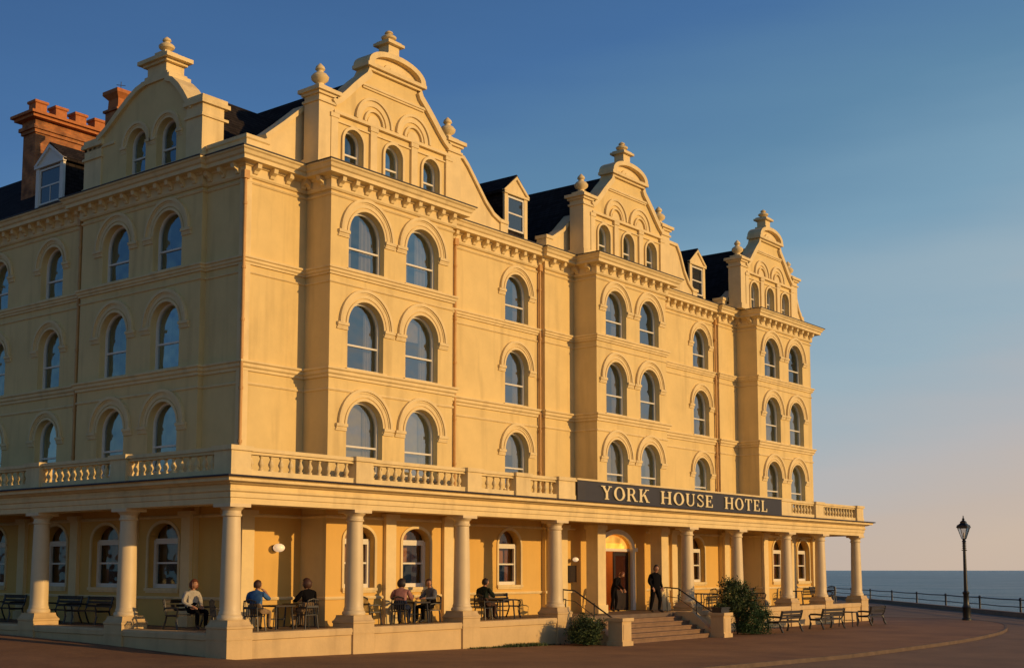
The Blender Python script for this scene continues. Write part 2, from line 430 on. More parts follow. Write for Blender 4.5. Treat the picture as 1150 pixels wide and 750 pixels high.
# sea
def sea_mat():
    m, nt, b = new_mat('sea_water'); N = nt.nodes; L = nt.links
    gm = N.new('ShaderNodeNewGeometry')
    def nz(sx, sy, det, rough=.6, rot=38):
        m1 = N.new('ShaderNodeMapping'); m1.vector_type = 'TEXTURE'; m1.inputs['Rotation'].default_value = (0, 0, R(rot)); L.new(gm.outputs['Position'], m1.inputs['Vector'])
        mp = N.new('ShaderNodeMapping'); mp.inputs['Scale'].default_value = (sx, sy, 1); L.new(m1.outputs[0], mp.inputs['Vector'])
        n = N.new('ShaderNodeTexNoise'); n.inputs['Scale'].default_value = 1.; n.inputs['Detail'].default_value = det; n.inputs['Roughness'].default_value = rough
        L.new(mp.outputs[0], n.inputs['Vector']); return n.outputs['Fac']
    # axis 38 deg = view direction : crests run across it
    r = N.new('ShaderNodeValToRGB'); e = r.color_ramp.elements
    e[0].position = .35; e[0].color = (.07, .19, .24, 1); e[1].position = .65; e[1].color = (.16, .31, .35, 1)
    L.new(nz(.02, .004, 6), r.inputs['Fac'])
    fo = N.new('ShaderNodeMapRange'); fo.inputs['From Min'].default_value = .52; fo.inputs['From Max'].default_value = .64; fo.inputs['To Max'].default_value = .75
    L.new(nz(.11, .012, 7, .7), fo.inputs['Value'])
    mx = N.new('ShaderNodeMix'); mx.data_type = 'RGBA'; mx.inputs['B'].default_value = (.62, .62, .56, 1)
    L.new(fo.outputs[0], mx.inputs['Factor']); L.new(r.outputs[0], mx.inputs['A']); L.new(mx.outputs['Result'], b.inputs['Base Color'])
    b.inputs['Roughness'].default_value = .3; b.inputs['IOR'].default_value = 1.33; b.inputs['Specular IOR Level'].default_value = .32
    bp = N.new('ShaderNodeBump'); bp.inputs['Strength'].default_value = 1.; bp.inputs['Distance'].default_value = 2.2
    L.new(nz(.30, .07, 9, .65), bp.inputs['Height']); L.new(bp.outputs['Normal'], b.inputs['Normal'])
    return m
g = MB(); S = 30000
# water strip beyond the seawall only
g.quad((-S, -S, -4), (S, -S, -4), (S, S, -4), (-S, S, -4))
o = part('sea', g, sea_mat(), None); o['kind'] = 'structure'; o['label'] = 'blue-grey evening sea'

# ------------------------------------------------------------------ HOTEL
hotel = thing('hotel', 'large cream Victorian seafront hotel with curved gables and a columned veranda', 'hotel')
SIDE = -PI/2
RV = .34                                   # reveal depth
def arch_pts(cx, w, spring, rise, n=14):
    return [(cx-w/2*math.cos(PI*k/n), spring+rise*math.sin(PI*k/n)) for k in range(n+1)]
def wall(mb, u0, u1, z0, z1, ops, d=RV, y=0):
    """ops: (cx, w, sill, spring, rise)"""
    groups = {}
    for o in ops: groups.setdefault((round(o[0], 3), o[1]), []).append(o)
    cur = u0
    for key in sorted(groups):
        cx, w_ = key; l = cx-w_/2; r = cx+w_/2
        mb.quad((cur, y, z0), (l, y, z0), (l, y, z1), (cur, y, z1))
        zc = z0
        for (c, _, sill, spr, rise) in sorted(groups[key], key=lambda o: o[2]):
            mb.quad((l, y, zc), (r, y, zc), (r, y, sill), (l, y, sill))
            mb.quad((l, y, sill), (r, y, sill), (r, y+d, sill), (l, y+d, sill))
            mb.quad((l, y, sill), (l, y+d, sill), (l, y+d, spr), (l, y, spr))
            mb.quad((r, y, sill), (r, y+d, sill), (r, y+d, spr), (r, y, spr))
            ap = arch_pts(c, w_, spr, rise) if rise > 0 else [(l, spr), (r, spr)]
            zt = spr+rise+.03
            for (a, b), (e, f) in zip(ap, ap[1:]):
                mb.quad((a, y, b), (e, y, f), (e, y, zt), (a, y, zt))
                mb.quad((a, y, b), (a, y+d, b), (e, y+d, f), (e, y, f))
            zc = zt
        mb.quad((l, y, zc), (r, y, zc), (r, y, z1), (l, y, z1))
        cur = r
    mb.quad((cur, y, z0), (u1, y, z0), (u1, y, z1), (cur, y, z1))
    return mb

# --- window assembly cache:  window (frame mesh) > pane, curtain, surround, sill
WC = {}
def outline(w_, h, rise, ins=0, n=14):
    """closed-bottom window outline, origin bottom centre; h = sill to spring"""
    a = w_/2-ins
    pts = [(-a, ins)]
    if rise > 0:
        pts += [(-a*math.cos(PI*k/n), h+(rise-ins)*math.sin(PI*k/n)) for k in range(n+1)]
    else: pts += [(-a, h-ins), (a, h-ins)]
    pts += [(a, ins)]
    return pts
def win_meshes(w_, h, rise, ring, style):
    key = (w_, h, rise, ring, style)
    if key in WC: return WC[key]
    top = h+rise; res = {}
    f = MB(); fy0, fy1 = RV-.12, RV-.02
    o_ = outline(w_, h, rise, 0); i_ = outline(w_, h, rise, .075)
    if style != 'tall': f.band(i_, o_, fy0, fy1, closed=True)
    mz = (h*.5+.1 if style != 'stdb' else h*.5+.16) if style != 'tall' else h*.52
    f.box(-w_/2+.076, w_/2-.076, fy0+.01, fy1-.003, mz-.03, mz+.03)
    if style == 'tall':
        f.band(outline(w_, h, 0, .13), outline(w_, h, 0, .0), fy0-.015, fy1-.004, closed=True)
        f.box(-w_/2+.076, w_/2-.076, fy0-.02, fy1-.001, h-.05, h+.05)
    res['frame'] = f.mesh('sash_window', WHITE)
    p = MB(); pp = outline(w_, h, rise, .07)
    p.add([(a, RV-.055, b) for a, b in pp], [tuple(range(len(pp)))[::-1]]); res['pane'] = p.mesh('pane', GLASSW if style == 'tall' else GLASS, False)
    c = MB()
    for s in (-1, 1):
        pts = []
        n = 12
        for k in range(n+1):
            u = s*(w_/2+.05-(w_*((.24 if s < 0 else .30)*(1.5 if style == 'stdb' else 1)))*k/n); pts.append((u, RV+.16+.03*math.sin(k*2.1+s)))
        if style == 'stdc' and s > 0: continue
        for a, b in zip(pts, pts[1:]): c.quad((a[0], a[1], -.02), (b[0], b[1], -.02), (b[0], b[1], top+.1), (a[0], a[1], top+.1))
    if style in ('net', 'blind'):
        zb = top*.62 if style == 'blind' else .0
        c.quad((-w_/2, RV+.22, zb), (w_/2, RV+.22, zb), (w_/2, RV+.22, top+.1), (-w_/2, RV+.22, top+.1))
    if style == 'tall': c.quad((-w_/2, RV+.24, h*.55), (w_/2, RV+.24, h*.55), (w_/2, RV+.24, top+.1), (-w_/2, RV+.24, top+.1))
    res['curtain'] = c.mesh('curtain', BLIND if style == 'tall' else CURT)
    s = MB()
    if ring:
        n = 22
        def arc(r): return [(-r*math.cos(PI*k/n), h+r*math.sin(PI*k/n)) for k in range(n+1)]
        r0 = w_/2
        s.band(arc(r0+.0), arc(r0+.09), -.035, .02)
        s.band(arc(r0+.13), arc(r0+ring-.1), -.03, .01)
        s.band(arc(r0+ring-.1), arc(r0+ring), -.10, .01)
        s.band(arc(r0+ring-.15), arc(r0+ring-.1), -.055, .01)
        for sg in (-1, 1):
            a, b = (r0+.01, r0+ring+.1)
            x0, x1 = (a, b) if sg > 0 else (-b, -a)
            s.box(x0, x1, -.10, .01, h-.09, h+.01); s.box(x0+.02, x1-.02, -.06, .01, h-.16, h-.09)
            s.box(x0, x1, -.045, .01, h-.22, h-.16)
    else:
        n = 14; q = outline(w_, h, rise, -.10) if rise else outline(w_, h, 0, -.10); q0 = outline(w_, h, rise, -.0)
        q = [(a, max(b, 0)) for a, b in q]
        s.band([(a, max(b, 0)) for a, b in q0], q, -.045, .01)
    res['surround'] = s.mesh('window_surround', TRIM)
    s = MB(); s.box(-w_/2-.1, w_/2+.1, -.09, .14, -.10, -.003); s.box(-w_/2-.06, w_/2+.06, -.05, .10, -.16, -.099); res['sill'] = s.mesh('sill', TRIM)
    WC[key] = res; return res
def window(pos, w_, h, rise, ring=.42, style='std', rz=0, name='arched_window'):
    r = win_meshes(w_, h, rise, ring, style)
    fo = link(name, r['frame'], hotel, pos, rz)
    for k, nm in (('pane', 'pane'), ('curtain', 'curtain'), ('surround', 'window_surround'), ('sill', 'sill')):
        link(nm, r[k], fo)
    return fo

ROWS = {3: (12.62, 13.87), 2: (9.22, 10.72), 1: (5.75, 7.32)}
def rows(cx, w_): return [(cx, w_, ROWS[k][0], ROWS[k][1], w_/2) for k in (1, 2, 3)]
FZ0, FZ1 = .70, 15.3
random.seed(3)
def put_rows(cx, w_, plane, side=False, ring=.42):
    for k in (3, 2, 1):
        st = {3: random.choice(['std', 'stdb', 'stdc', 'blind']), 2: random.choice(['std', 'blind', 'stdb', 'stdc']), 1: random.choice(['net', 'blind'])}[k]
        pos = (cx, plane, ROWS[k][0]) if not side else (plane, -cx, ROWS[k][0])
        window(pos, w_, ROWS[k][1]-ROWS[k][0], w_/2, ring, st, SIDE if side else 0)
# section list front: (u0,u1,plane,[window centres],w, ground floor [(cx,w,sill,spring,rise,style)])
BAYW = 1.72; BW = 1.55
SEC = [
    (0, 2.64, 0, [], 0, []),
    (2.64, 8.85, -1.2, [4.34, 7.18], BAYW, [(4.15, 1.42, 1.92, 3.5, .45), (6.95, 1.42, 1.92, 3.5, .45)]),
    (8.85, 16.16, .2, [14.5], BW, [(14.0, 1.42, 1.92, 3.5, .6), (11.2, .01, 2, 3, 0)]),
    (16.16, 18.25, 0, [], 0, []),
    (18.25, 23.94, -1.2, [19.78, 22.5], 1.62, None),
    (23.94, 31.1, .2, [29.6], BW, [(28.9, 1.5, 1.92, 3.5, .6)]),
    (31.1, 33.0, 0, [], 0, []),
    (33.0, 39.4, -1.2, [34.7, 37.5], BAYW, [(35.0, 1.42, 1.92, 3.5, .6), (37.9, 1.42, 1.92, 3.5, .6)]),
]
for (u0, u1, pl, cs, ww, gf) in SEC:
    m = MB(); z0 = FZ0 if gf is not None else 4.9
    ops = []
    for c in cs: ops += rows(c, ww)
    gl = [o for o in (gf or []) if o[1] > .1]
    # ground floor and upper floors are separate strips so that openings need not align
    wall(m, u0, u1, 4.9, FZ1, ops, y=pl); part('wall', m, STUCCO, hotel)
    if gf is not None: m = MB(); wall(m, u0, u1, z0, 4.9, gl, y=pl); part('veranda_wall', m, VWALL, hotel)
    for c in cs: put_rows(c, ww, pl, ring=.42 if len(cs) > 1 else .36)
    for o in gl: window((o[0], pl, o[2]), o[1], o[3]-o[2], o[4], 0, 'tall', 0, 'tall_window')
# returns of the bays and steps
for (x, a, b) in ((2.64, -1.2, 0), (8.85, -1.2, .2), (16.16, 0, .2), (18.25, -1.2, 0), (23.94, -1.2, .2), (31.1, 0, .2), (33.0, -1.2, 0)):
    zz = 4.9 if x in (18.25, 23.94) else FZ0
    m = MB(); m.quad((x, a, zz), (x, b, zz), (x, b, FZ1), (x, a, FZ1)); part('wall', m, STUCCO, hotel)
# entrance recess under the second bay
DO = (21.35, 2.5, .72, 3.42, .68)
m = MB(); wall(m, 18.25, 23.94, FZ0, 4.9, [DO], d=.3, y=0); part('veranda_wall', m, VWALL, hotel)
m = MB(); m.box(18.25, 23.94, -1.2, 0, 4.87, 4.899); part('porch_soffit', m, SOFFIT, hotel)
# side facade (u = -Y)
SB0, SB1 = -8.8, -1.94
SW_ = 1.58
for (u0, u1, pl, cs, gf) in ((-26, SB0, 0, [-22.6, -18.7, -14.8, -11.05], [(-22.5, 1.5, 1.92, 3.5, .6), (-18.3, 1.5, 1.92, 3.5, .6), (-14.2, 1.5, 1.92, 3.5, .6), (-10.15, 1.5, 1.92, 3.5, .6)]),
                             (SB0, SB1, -.2, [-6.72, -3.78], [(-6.75, 1.6, 1.92, 3.5, .55), (-3.5, 1.6, 1.92, 3.5, .55)]), (SB1, 0, 0, [], [])):
    m = MB(); ops = []
    for c in cs: ops += rows(c, SW_ if u0 == SB0 else 1.45)
    wall(m, u0, u1, 4.9, FZ1, ops); part('wall', m, STUCCO, hotel, (pl, 0, 0), SIDE)
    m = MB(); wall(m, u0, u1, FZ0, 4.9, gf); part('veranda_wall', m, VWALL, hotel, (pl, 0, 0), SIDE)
    for c in cs: put_rows(c, SW_ if u0 == SB0 else 1.45, pl, True, .42 if u0 == SB0 else .34)
    for o in gf: window((pl, -o[0], o[2]), o[1], o[3]-o[2], o[4], 0, 'tall', SIDE, 'tall_window')
m = MB(); m.quad((0, 8.8, FZ0), (-.2, 8.8, FZ0), (-.2, 8.8, FZ1), (0, 8.8, FZ1)); part('wall', m, STUCCO, hotel)
m = MB(); m.quad((0, 1.94, FZ0), (-.2, 1.94, FZ0), (-.2, 1.94, FZ1), (0, 1.94, FZ1))
part('wall', m, STUCCO, hotel)
# end wall facing the sea and rear wall
m = MB(); m.quad((39.4, -1.2, FZ0), (39.4, 13.5, FZ0), (39.4, 13.5, FZ1), (39.4, -1.2, FZ1))
m.quad((12, 13.5, FZ0), (39.4, 13.5, FZ0), (39.4, 13.5, FZ1), (12, 13.5, FZ1))
m.quad((12, 13.5, FZ0), (12, 26, FZ0), (12, 26, FZ1), (12, 13.5, FZ1)); m.quad((0, 26, FZ0), (12, 26, FZ0), (12, 26, FZ1), (0, 26, FZ1))
part('wall', m, STUCCO, hotel)
# interior: partitions and floors
m = MB()
m.quad((3, 3.4, .7), (39.3, 3.4, .7), (39.3, 3.4, 15.3), (3, 3.4, 15.3)); m.quad((3.0, 3.4, .7), (3.0, 25.9, .7), (3, 25.9, 15.3), (3, 3.4, 15.3))
part('partition', m, ROOM, hotel)
m = MB()
for z in (4.9, 8.55, 11.95, 15.25):
    m.box(.36, 39.3, .56, 13.4, z, z+.15); m.box(.36, 11.9, 13.41, 25.9, z, z+.15)
    for (a, b) in ((2.7, 8.8), (18.3, 23.9), (33.05, 39.3)): m.box(a, b, -.84, .558, z, z+.15)
part('floor_slab', m, ROOM, hotel)

PATH = [(0, 26), (0, 8.8), (-.2, 8.8), (-.2, 1.94), (0, 1.94), (0, 0), (2.64, 0), (2.64, -1.2), (8.85, -1.2), (8.85, .2), (16.16, .2), (16.16, 0),
        (18.25, 0), (18.25, -1.2), (23.94, -1.2), (23.94, .2), (31.1, .2), (31.1, 0), (33.0, 0), (33.0, -1.2), (39.4, -1.2), (39.4, 13.5)]
m = MB()
m.sweep(PATH, [(-.1, 12.30), (.06, 12.30), (.06, 12.36), (.11, 12.40), (.11, 12.47), (.16, 12.50), (.16, 12.56), (-.1, 12.60)])
part('string_course', m, TRIM, hotel)
m = MB()
m.sweep(PATH, [(-.1, 8.84), (.06, 8.84), (.06, 8.92), (.12, 8.97), (.12, 9.06), (.18, 9.10), (.18, 9.16), (-.1, 9.20)])
part('string_course', m, TRIM, hotel)
m = MB()
m.sweep(PATH, [(-.1, 8.40), (.03, 8.40), (.05, 8.44), (.03, 8.48), (-.1, 8.48)])
m.sweep(PATH, [(-.1, 12.02), (.03, 12.02), (.05, 12.05), (.03, 12.08), (-.1, 12.08)])
m.sweep(PATH, [(-.1, 14.98), (.03, 14.98), (.06, 15.03), (.03, 15.07), (-.1, 15.07)])
part('fine_moulding', m, TRIM, hotel)
# main cornice
m = MB()
m.sweep(PATH, [(-.2, 15.16), (.06, 15.16), (.10, 15.22), (.10, 15.50), (.16, 15.52), (.20, 15.58), (.46, 15.60), (.46, 15.72), (.52, 15.76), (.56, 15.86),
               (.62, 15.90), (.62, 15.95), (-.2, 16.02)])
cornice = part('cornice', m, TRIM, hotel)
m = MB()
m.sweep(PATH, [(.50, 15.951), (.655, 15.951), (.655, 15.985), (.50, 15.995)])
part('lead_edge', m, LEAD, hotel)
# modillions : one bracket mesh, the nearest 100 as parts, the remote rest as one part
prof = [(.10, 15.27), (.16, 15.29), (.20, 15.37), (.34, 15.44), (.37, 15.60), (.10, 15.60)]; n_ = len(prof)
bfs = [tuple(range(n_)), tuple(range(2*n_-1, n_-1, -1))]+[(i, i+n_, (i+1) % n_+n_, (i+1) % n_) for i in range(n_)]
brm = MB().add([(s_, -o_, z_) for s_ in (-.085, .085) for o_, z_ in prof], bfs).mesh('bracket', TRIM)
spots = []
for (a, b) in list(zip(PATH, PATH[1:]))[:-1]:
    A_, B_ = Vector(a), Vector(b); Ln = (B_-A_).length
    if Ln < .5: continue
    d = (B_-A_)/Ln; cnt = max(2, round(Ln/.62))
    if (a[0] == b[0]) and a[0] in (8.85, 23.94): continue
    for k in range(cnt):
        c = A_+d*(.28+(Ln-.56)*k/(cnt-1)); spots.append(((c-Vector((CX, CY))).length, c, math.atan2(d.y, d.x)))
spots.sort(key=lambda q_: q_[0])
rest = MB()
for i, (_, c, ang) in enumerate(spots):
    if i < 100: link('bracket', brm, cornice, (c.x, c.y, 0), ang)
    else:
        cs_, sn_ = math.cos(ang), math.sin(ang)
        rest.add([(c.x+u*cs_+o_*sn_, c.y+u*sn_-o_*cs_, z_) for u in (-.085, .085) for o_, z_ in prof], bfs)
ro = part('brackets', rest, TRIM, cornice); ro['kind'] = 'stuff'
# parapet above the cornice on flat sections
for pth in ([(-.0, 1.1), (0, 0), (.9, 0)],):
    m = MB(); m.sweep([(0, 1.95), (0, 0), (.9, 0)], [(-.45, 16.0), (.05, 16.0), (.05, 16.42), (.10, 16.46), (.10, 16.58), (-.45, 16.62)]); part('parapet', m, TRIM, hotel)
m = MB(); m.sweep([(0, 25.9), (0, 9.2)], [(-.3, 15.95), (.05, 15.95), (.05, 16.12), (-.3, 16.16)])
m.sweep([(9.9, .2), (16.1, .2), (16.1, 0), (16.5, 0)], [(-.3, 15.95), (.05, 15.95), (.05, 16.12), (-.3, 16.16)])
m.sweep([(25.0, .2), (31.0, .2), (31.0, 0), (31.4, 0)], [(-.3, 15.95), (.05, 15.95), (.05, 16.12), (-.3, 16.16)])
part('parapet', m, TRIM, hotel)

# pilaster strips at the corner and quoin-like edge roll
m = MB()
m.box(-.05, .22, -.05, .22, 6.0, 15.16)
part('corner_pilaster', m, TRIM, hotel)
# drainpipes
def pipe(x, y, z0=5.2, z1=15.1):
    m = MB(); m.lathe(x, y, [(.055, z0), (.055, z1)], 10)
    for z in (6.5, 8.2, 10.4, 12.1, 14.2): m.lathe(x, y, [(.075, z), (.075, z+.09)], 10)
    m.box(x-.11, x+.11, y-.09, y+.09, z1-.05, z1+.22)
    part('drainpipe', m, PIPE, hotel)
pipe(-.09, 9.1); pipe(.0-.12, -.12+.0, 6.0, 15.1); pipe(10.5, .1); pipe(15.95, .1); pipe(25.9, .1); pipe(30.95, .1)

# ------------------------------------------------------------------ gables
def finial(m, x, y, z, s=1., h=.85):
    """square-based urn finial"""
    p = [(.20, 0), (.20, .06), (.12, .10), (.12, .16), (.25, .30), (.27, .42), (.20, .54), (.10, .62), (.10, .68), (.15, .74), (.13, .84), (.05, .95), (.0, 1.0)]
    m.lathe(x, y, [(max(.01, r*s), z+t*h) for r, t in p], 14)
def gable(c, hw, plane, pts_scale=1.0, rz=0, flip=None):
    """front dutch gable; local u along +X about 0"""
    loc = (c, plane, 0)
    y0, y1 = 0, .42
    k = hw/3.3
    WZ = (16.15, 17.17, .38)
    m = MB(); ops = [(u*k, .92*min(1, k+.05), WZ[0], WZ[1]-.02, .46*min(1, k+.05)) for u in (-2.0, 0, 2.0)]
    wall(m, -2.9*k, 2.9*k, 15.95, 17.95, ops, d=.3)
    m.box(-2.9*k, 2.9*k, .42, .5, 15.95, 16.0)
    # upper body polygon
    def half(sg):
        q = [(2.95, 17.951), (2.95, 18.32), (2.70, 18.48), (2.35, 18.80), (1.98, 19.18), (1.62, 19.52), (1.32, 19.78), (1.22, 19.98)]
        return [(sg*a*k, b) for a, b in q]
    body = half(1)+[(1.22*k, 20.1)]+[(-1.22*k, 20.1)]+half(-1)[::-1]
    m.prism(body, y0, y1)
    part('gable_wall', m, STUCCO, hotel, loc)
    for o in ops:
        w_ = o[1]
        r_ = win_meshes(w_, o[3]-o[2], o[4], 0, 'std')
        f = link('gable_window', r_['frame'], hotel, (c+o[0], plane-.03, o[2]))
        for kk, nm in (('pane', 'pane'), ('curtain', 'curtain'), ('surround', 'window_surround'), ('sill', 'sill')): link(nm, r_[kk], f)
    # trim : pilasters, imposts, blind arches
    m = MB()
    for u in (-2.95, -1.05, 1.05, 2.95):
        m.box(u*k-.16, u*k+.16, -.09, .0, 16.02, 17.80); m.box(u*k-.2, u*k+.2, -.12, .0, 17.80, 17.95)
    m.box(-3.0*k, 3.0*k, -.13, 0, 17.951, 18.03); m.box(-2.95*k, 2.95*k, -.08, 0, 18.03, 18.09); m.box(-3.0*k, 3.0*k, -.06, 0, 17.70, 17.75)
    for u in (-1.02, 1.02):
        n = 20
        def arc(r): return [(u*k-r*k*math.cos(PI*i/n), 18.10+r*k*math.sin(PI*i/n)) for i in range(n+1)]
        m.band(arc(.82), arc(.92), -.11, 0); m.band(arc(.62), arc(.82), -.05, 0); m.band(arc(.42), arc(.50), -.09, 0)
        m.band(arc(.0), arc(.30), -.03, 0)
    m.box(-1.62*k, 1.62*k, -.10, 0, 19.36, 19.44); m.box(-1.58*k, 1.58*k, -.06, 0, 19.29, 19.36)
    part('gable_moulding', m, TRIM, hotel, loc)
    # coping along the curved shoulders, pediment
    m = MB()
    for sg in (-1, 1):
        h_ = half(sg)[1:]; inn = [(a-sg*.03, b-.10) for a, b in h_]; out = [(a+sg*.14, b+.07) for a, b in h_]
        m.band(inn, out, -.14, y1+.12)
    m.box(-1.36*k, 1.36*k, -.12, y1+.1, 20.0, 20.1); m.box(-1.52*k, 1.52*k, -.24, y1+.16, 20.1, 20.23)
    n = 18
    def sarc(hwid, z0, rise): return [(-hwid*math.cos(PI*i/n), z0+rise*math.sin(PI*i/n)**.9 if 0 < i < n else z0) for i in range(n+1)]
    m.band(sarc(1.22*k, 20.231, .46), sarc(1.48*k, 20.231, .64), -.24, y1+.14)
    m.prism(sarc(1.25*k, 20.232, .5), -.02, y1)
    part('gable_coping', m, TRIM, hotel, loc)
    # inner shell ornament and crowning finial
    m = MB()
    for r_, d_ in ((.42, -.10), (.25, -.14)):
        pts = [(-r_*1.4*k*math.cos(PI*i/10), 20.24+r_*.75*math.sin(PI*i/10)) for i in range(11)]
        m.prism(pts, d_, -.02)
    part('gable_shell', m, TRIM, hotel, loc)
    m = MB(); m.box(-.40, .40, -.1, .56, 20.78, 20.95); m.box(-.27, .27, .0, .5, 20.95, 21.32); m.box(-.42, .42, -.14, .64, 21.32, 21.42); m.box(-.34, .34, -.06, .56, 21.42, 21.49)
    finial(m, 0, .26, 21.49, 1.05, .48)
    part('finial', m, TRIM, hotel, loc)
    for sg in (-1, 1):
        x = sg*hw; m = MB()
        m.box(x-.36, x+.36, -.06, .66, 15.98, 18.45); m.box(x-.42, x+.42, -.12, .72, 15.97, 16.25)
        m.box(x-.42, x+.42, -.12, .72, 18.2, 18.28)
        m.box(x-.44, x+.44, -.14, .74, 18.45, 18.55); m.box(x-.53, x+.53, -.23, .83, 18.55, 18.68); m.box(x-.3, x+.3, 0, .6, 18.68, 18.82)
        pr = part('gable_pier', m, TRIM, hotel, loc)
        m = MB(); finial(m, x, .3, 18.82, 1.15, .86); part('finial', m, TRIM, pr)
def wing(pts, plane, th=.4, block=True):
    """raking wall beside a gable: pts from low end to high end (u,z)"""
    m = MB(); lo = pts[0]; hi = pts[-1]
    m.prism([(lo[0], 15.97), (hi[0], 15.97)]+pts[::-1], plane, plane+th)
    sg = 1 if hi[0] > lo[0] else -1
    m.band([(a, b) for a, b in pts], [(a-sg*.06, b+.14) for a, b in pts], plane-.1, plane+th+.1)
    b0, b1 = sorted((lo[0], lo[0]-sg*.42))
    if block: m.box(b0, b1, plane-.06, plane+th+.06, 15.97, lo[1]+.02); m.box(b0-.05, b1+.05, plane-.11, plane+th+.11, lo[1]+.02, lo[1]+.16)
    part('gable_wing', m, TRIM, hotel)
GP = -.85
gable(5.95, 3.3, GP); gable(21.3, 3.2, GP); gable(35.25, 2.95, GP)
wing([(.75, 16.62), (1.5, 17.25), (2.45, 18.1)], -.02, block=False)
wing([(13.3, 16.55), (12.8, 16.75), (12.3, 17.15), (11.8, 17.7), (11.2, 18.35), (10.9, 18.6), (9.6, 18.65)], .15)
wing([(16.6, 16.5), (17.4, 17.0), (18.3, 17.85)], -.02)
wing([(28.75, 16.4), (28.3, 16.7), (27.9, 17.2), (27.5, 18.0), (27.2, 18.4), (24.7, 18.45)], .15)
wing([(31.9, 16.4), (32.5, 16.75), (33.2, 17.3)], -.02)
wing([(39.5, 16.2), (39.1, 16.5), (38.75, 16.95), (38.5, 17.5), (38.3, 17.9)], GP+.05)
m = MB(); finial(m, 39.5, GP+.3, 16.36, 1, .7); part('finial', m, TRIM, hotel)

# side bell gable (local u=-Y), plane X=-.2
SP = (-.2, 0, 0)
m = MB(); ops = [(-5.72, 1.12, 16.32, 17.42, .56), (-4.0, 1.12, 16.32, 17.42, .56)]
wall(m, -8.55, -2.1, 15.95, 18.05, ops, d=.3)
bell = [(-2.6, 18.051), (-2.85, 18.25), (-3.1, 18.6), (-3.4, 18.95), (-3.75, 19.25), (-4.1, 19.38)]
bell2 = [(-5.2, 19.45), (-5.6, 19.36), (-6.1, 19.12), (-6.74, 18.72), (-7.4, 18.30), (-7.9, 18.051)]
m.prism(bell+bell2, 0, .55)
part('gable_wall', m, STUCCO, hotel, SP, SIDE)
for o in ops:
    r_ = win_meshes(o[1], o[3]-o[2], o[4], .24, 'std')
    f = link('gable_window', r_['frame'], hotel, (-.17, -o[0], o[2]), SIDE)
    for kk, nm in (('pane', 'pane'), ('curtain', 'curtain'), ('surround', 'window_surround'), ('sill', 'sill')): link(nm, r_[kk], f)
m = MB()
for br in (bell, bell2[::-1]):
    sg = 1 if br[0][0] > -5 else -1
    m.band([(a-sg*.0, b-.08) for a, b in br], [(a+sg*.13, b+.07) for a, b in br], -.12, .75)
m.box(-5.45, -3.85, -.08, .85, 19.40, 19.56); m.box(-5.3, -4.0, -.04, .8, 19.56, 19.68); m.box(-5.18, -4.12, 0, .75, 19.68, 20.02); m.box(-5.32, -3.98, -.10, .80, 20.02, 20.12); m.box(-5.50, -3.80, -.22, .90, 20.12, 20.26)
m.box(-5.3, -4.0, -.08, .85, 20.26, 20.34); m.box(-4.95, -4.35, .1, .65, 20.34, 20.55)
m.box(-8.8, -7.0, -.05, .02, 17.7, 17.8)
part('gable_coping', m, TRIM, hotel, SP, SIDE)
m = MB(); finial(m, -4.65, .38, 20.55, 1.05, .62); part('finial', m, TRIM, hotel, SP, SIDE)
for (a, b, zt) in ((-2.85, -2.0, 18.05), (-8.8, -7.75, 17.8)):
    m = MB(); m.box(a, b, -.05, .85, 15.97, zt); m.box(a-.06, b+.06, -.11, 1.01, zt-.45, zt-.36); m.box(a-.1, b+.1, -.14, 1.05, zt, zt+.14); m.box(a-.03, b+.03, -.08, .98, zt+.14, zt+.3)
    m.box(a-.05, b+.05, -.1, 1.0, 15.97, 16.3)
    part('gable_pier', m, TRIM, hotel, SP, SIDE)

# ------------------------------------------------------------------ roof
m = MB(); EZ = 16.0
# front range : ridge along X at Y=6.6, hipped at sea end
m.add([(.35, .45, EZ), (39.1, .45, EZ), (39.1, 13.2, EZ), (.35, 13.2, EZ), (6.2, 6.6, 19.7), (33.5, 6.6, 19.7)], [(0, 1, 5, 4), (1, 2, 5), (2, 3, 4, 5), (3, 0, 4)])
m.add([(.35, .45, EZ), (11.9, .45, EZ), (11.9, 25.8, EZ), (.35, 25.8, EZ), (6.15, 6.3, 19.72), (6.15, 25.8, 19.72)], [(0, 4, 5, 3), (1, 2, 5, 4), (0, 1, 4), (2, 3, 5)])
for c in (5.95, 21.3, 35.25):
    hw = 3.2; zr = 20.5 if c < 30 else 20.0
    m.add([(c-hw, GP+.3, EZ+.3), (c+hw, GP+.3, EZ+.3), (c, GP+.3, zr), (c-hw, 8, EZ+.3), (c+hw, 8, EZ+.3), (c, 8, zr)], [(0, 2, 5, 3), (1, 4, 5, 2), (3, 5, 4)])
m.add([(.36, 9.3, EZ+.02), (11.8, 9.3, EZ+.02), (11.8, 25.7, EZ+.02), (.36, 25.7, EZ+.02), (5.6, 13.2, 20.9), (5.6, 25.7, 20.9)], [(0, 4, 5, 3), (1, 2, 5, 4), (0, 1, 4), (2, 3, 5)])
# side gable roof
m.add([(.3, 2.0, EZ+.3), (.3, 8.2, EZ+.3), (.3, 4.9, 19.7), (8, 2.0, EZ+.3), (8, 8.2, EZ+.3), (8, 4.9, 19.7)], [(0, 3, 5, 2), (1, 2, 5, 4), (0, 2, 1)])
part('roof', m, SLATE, hotel)
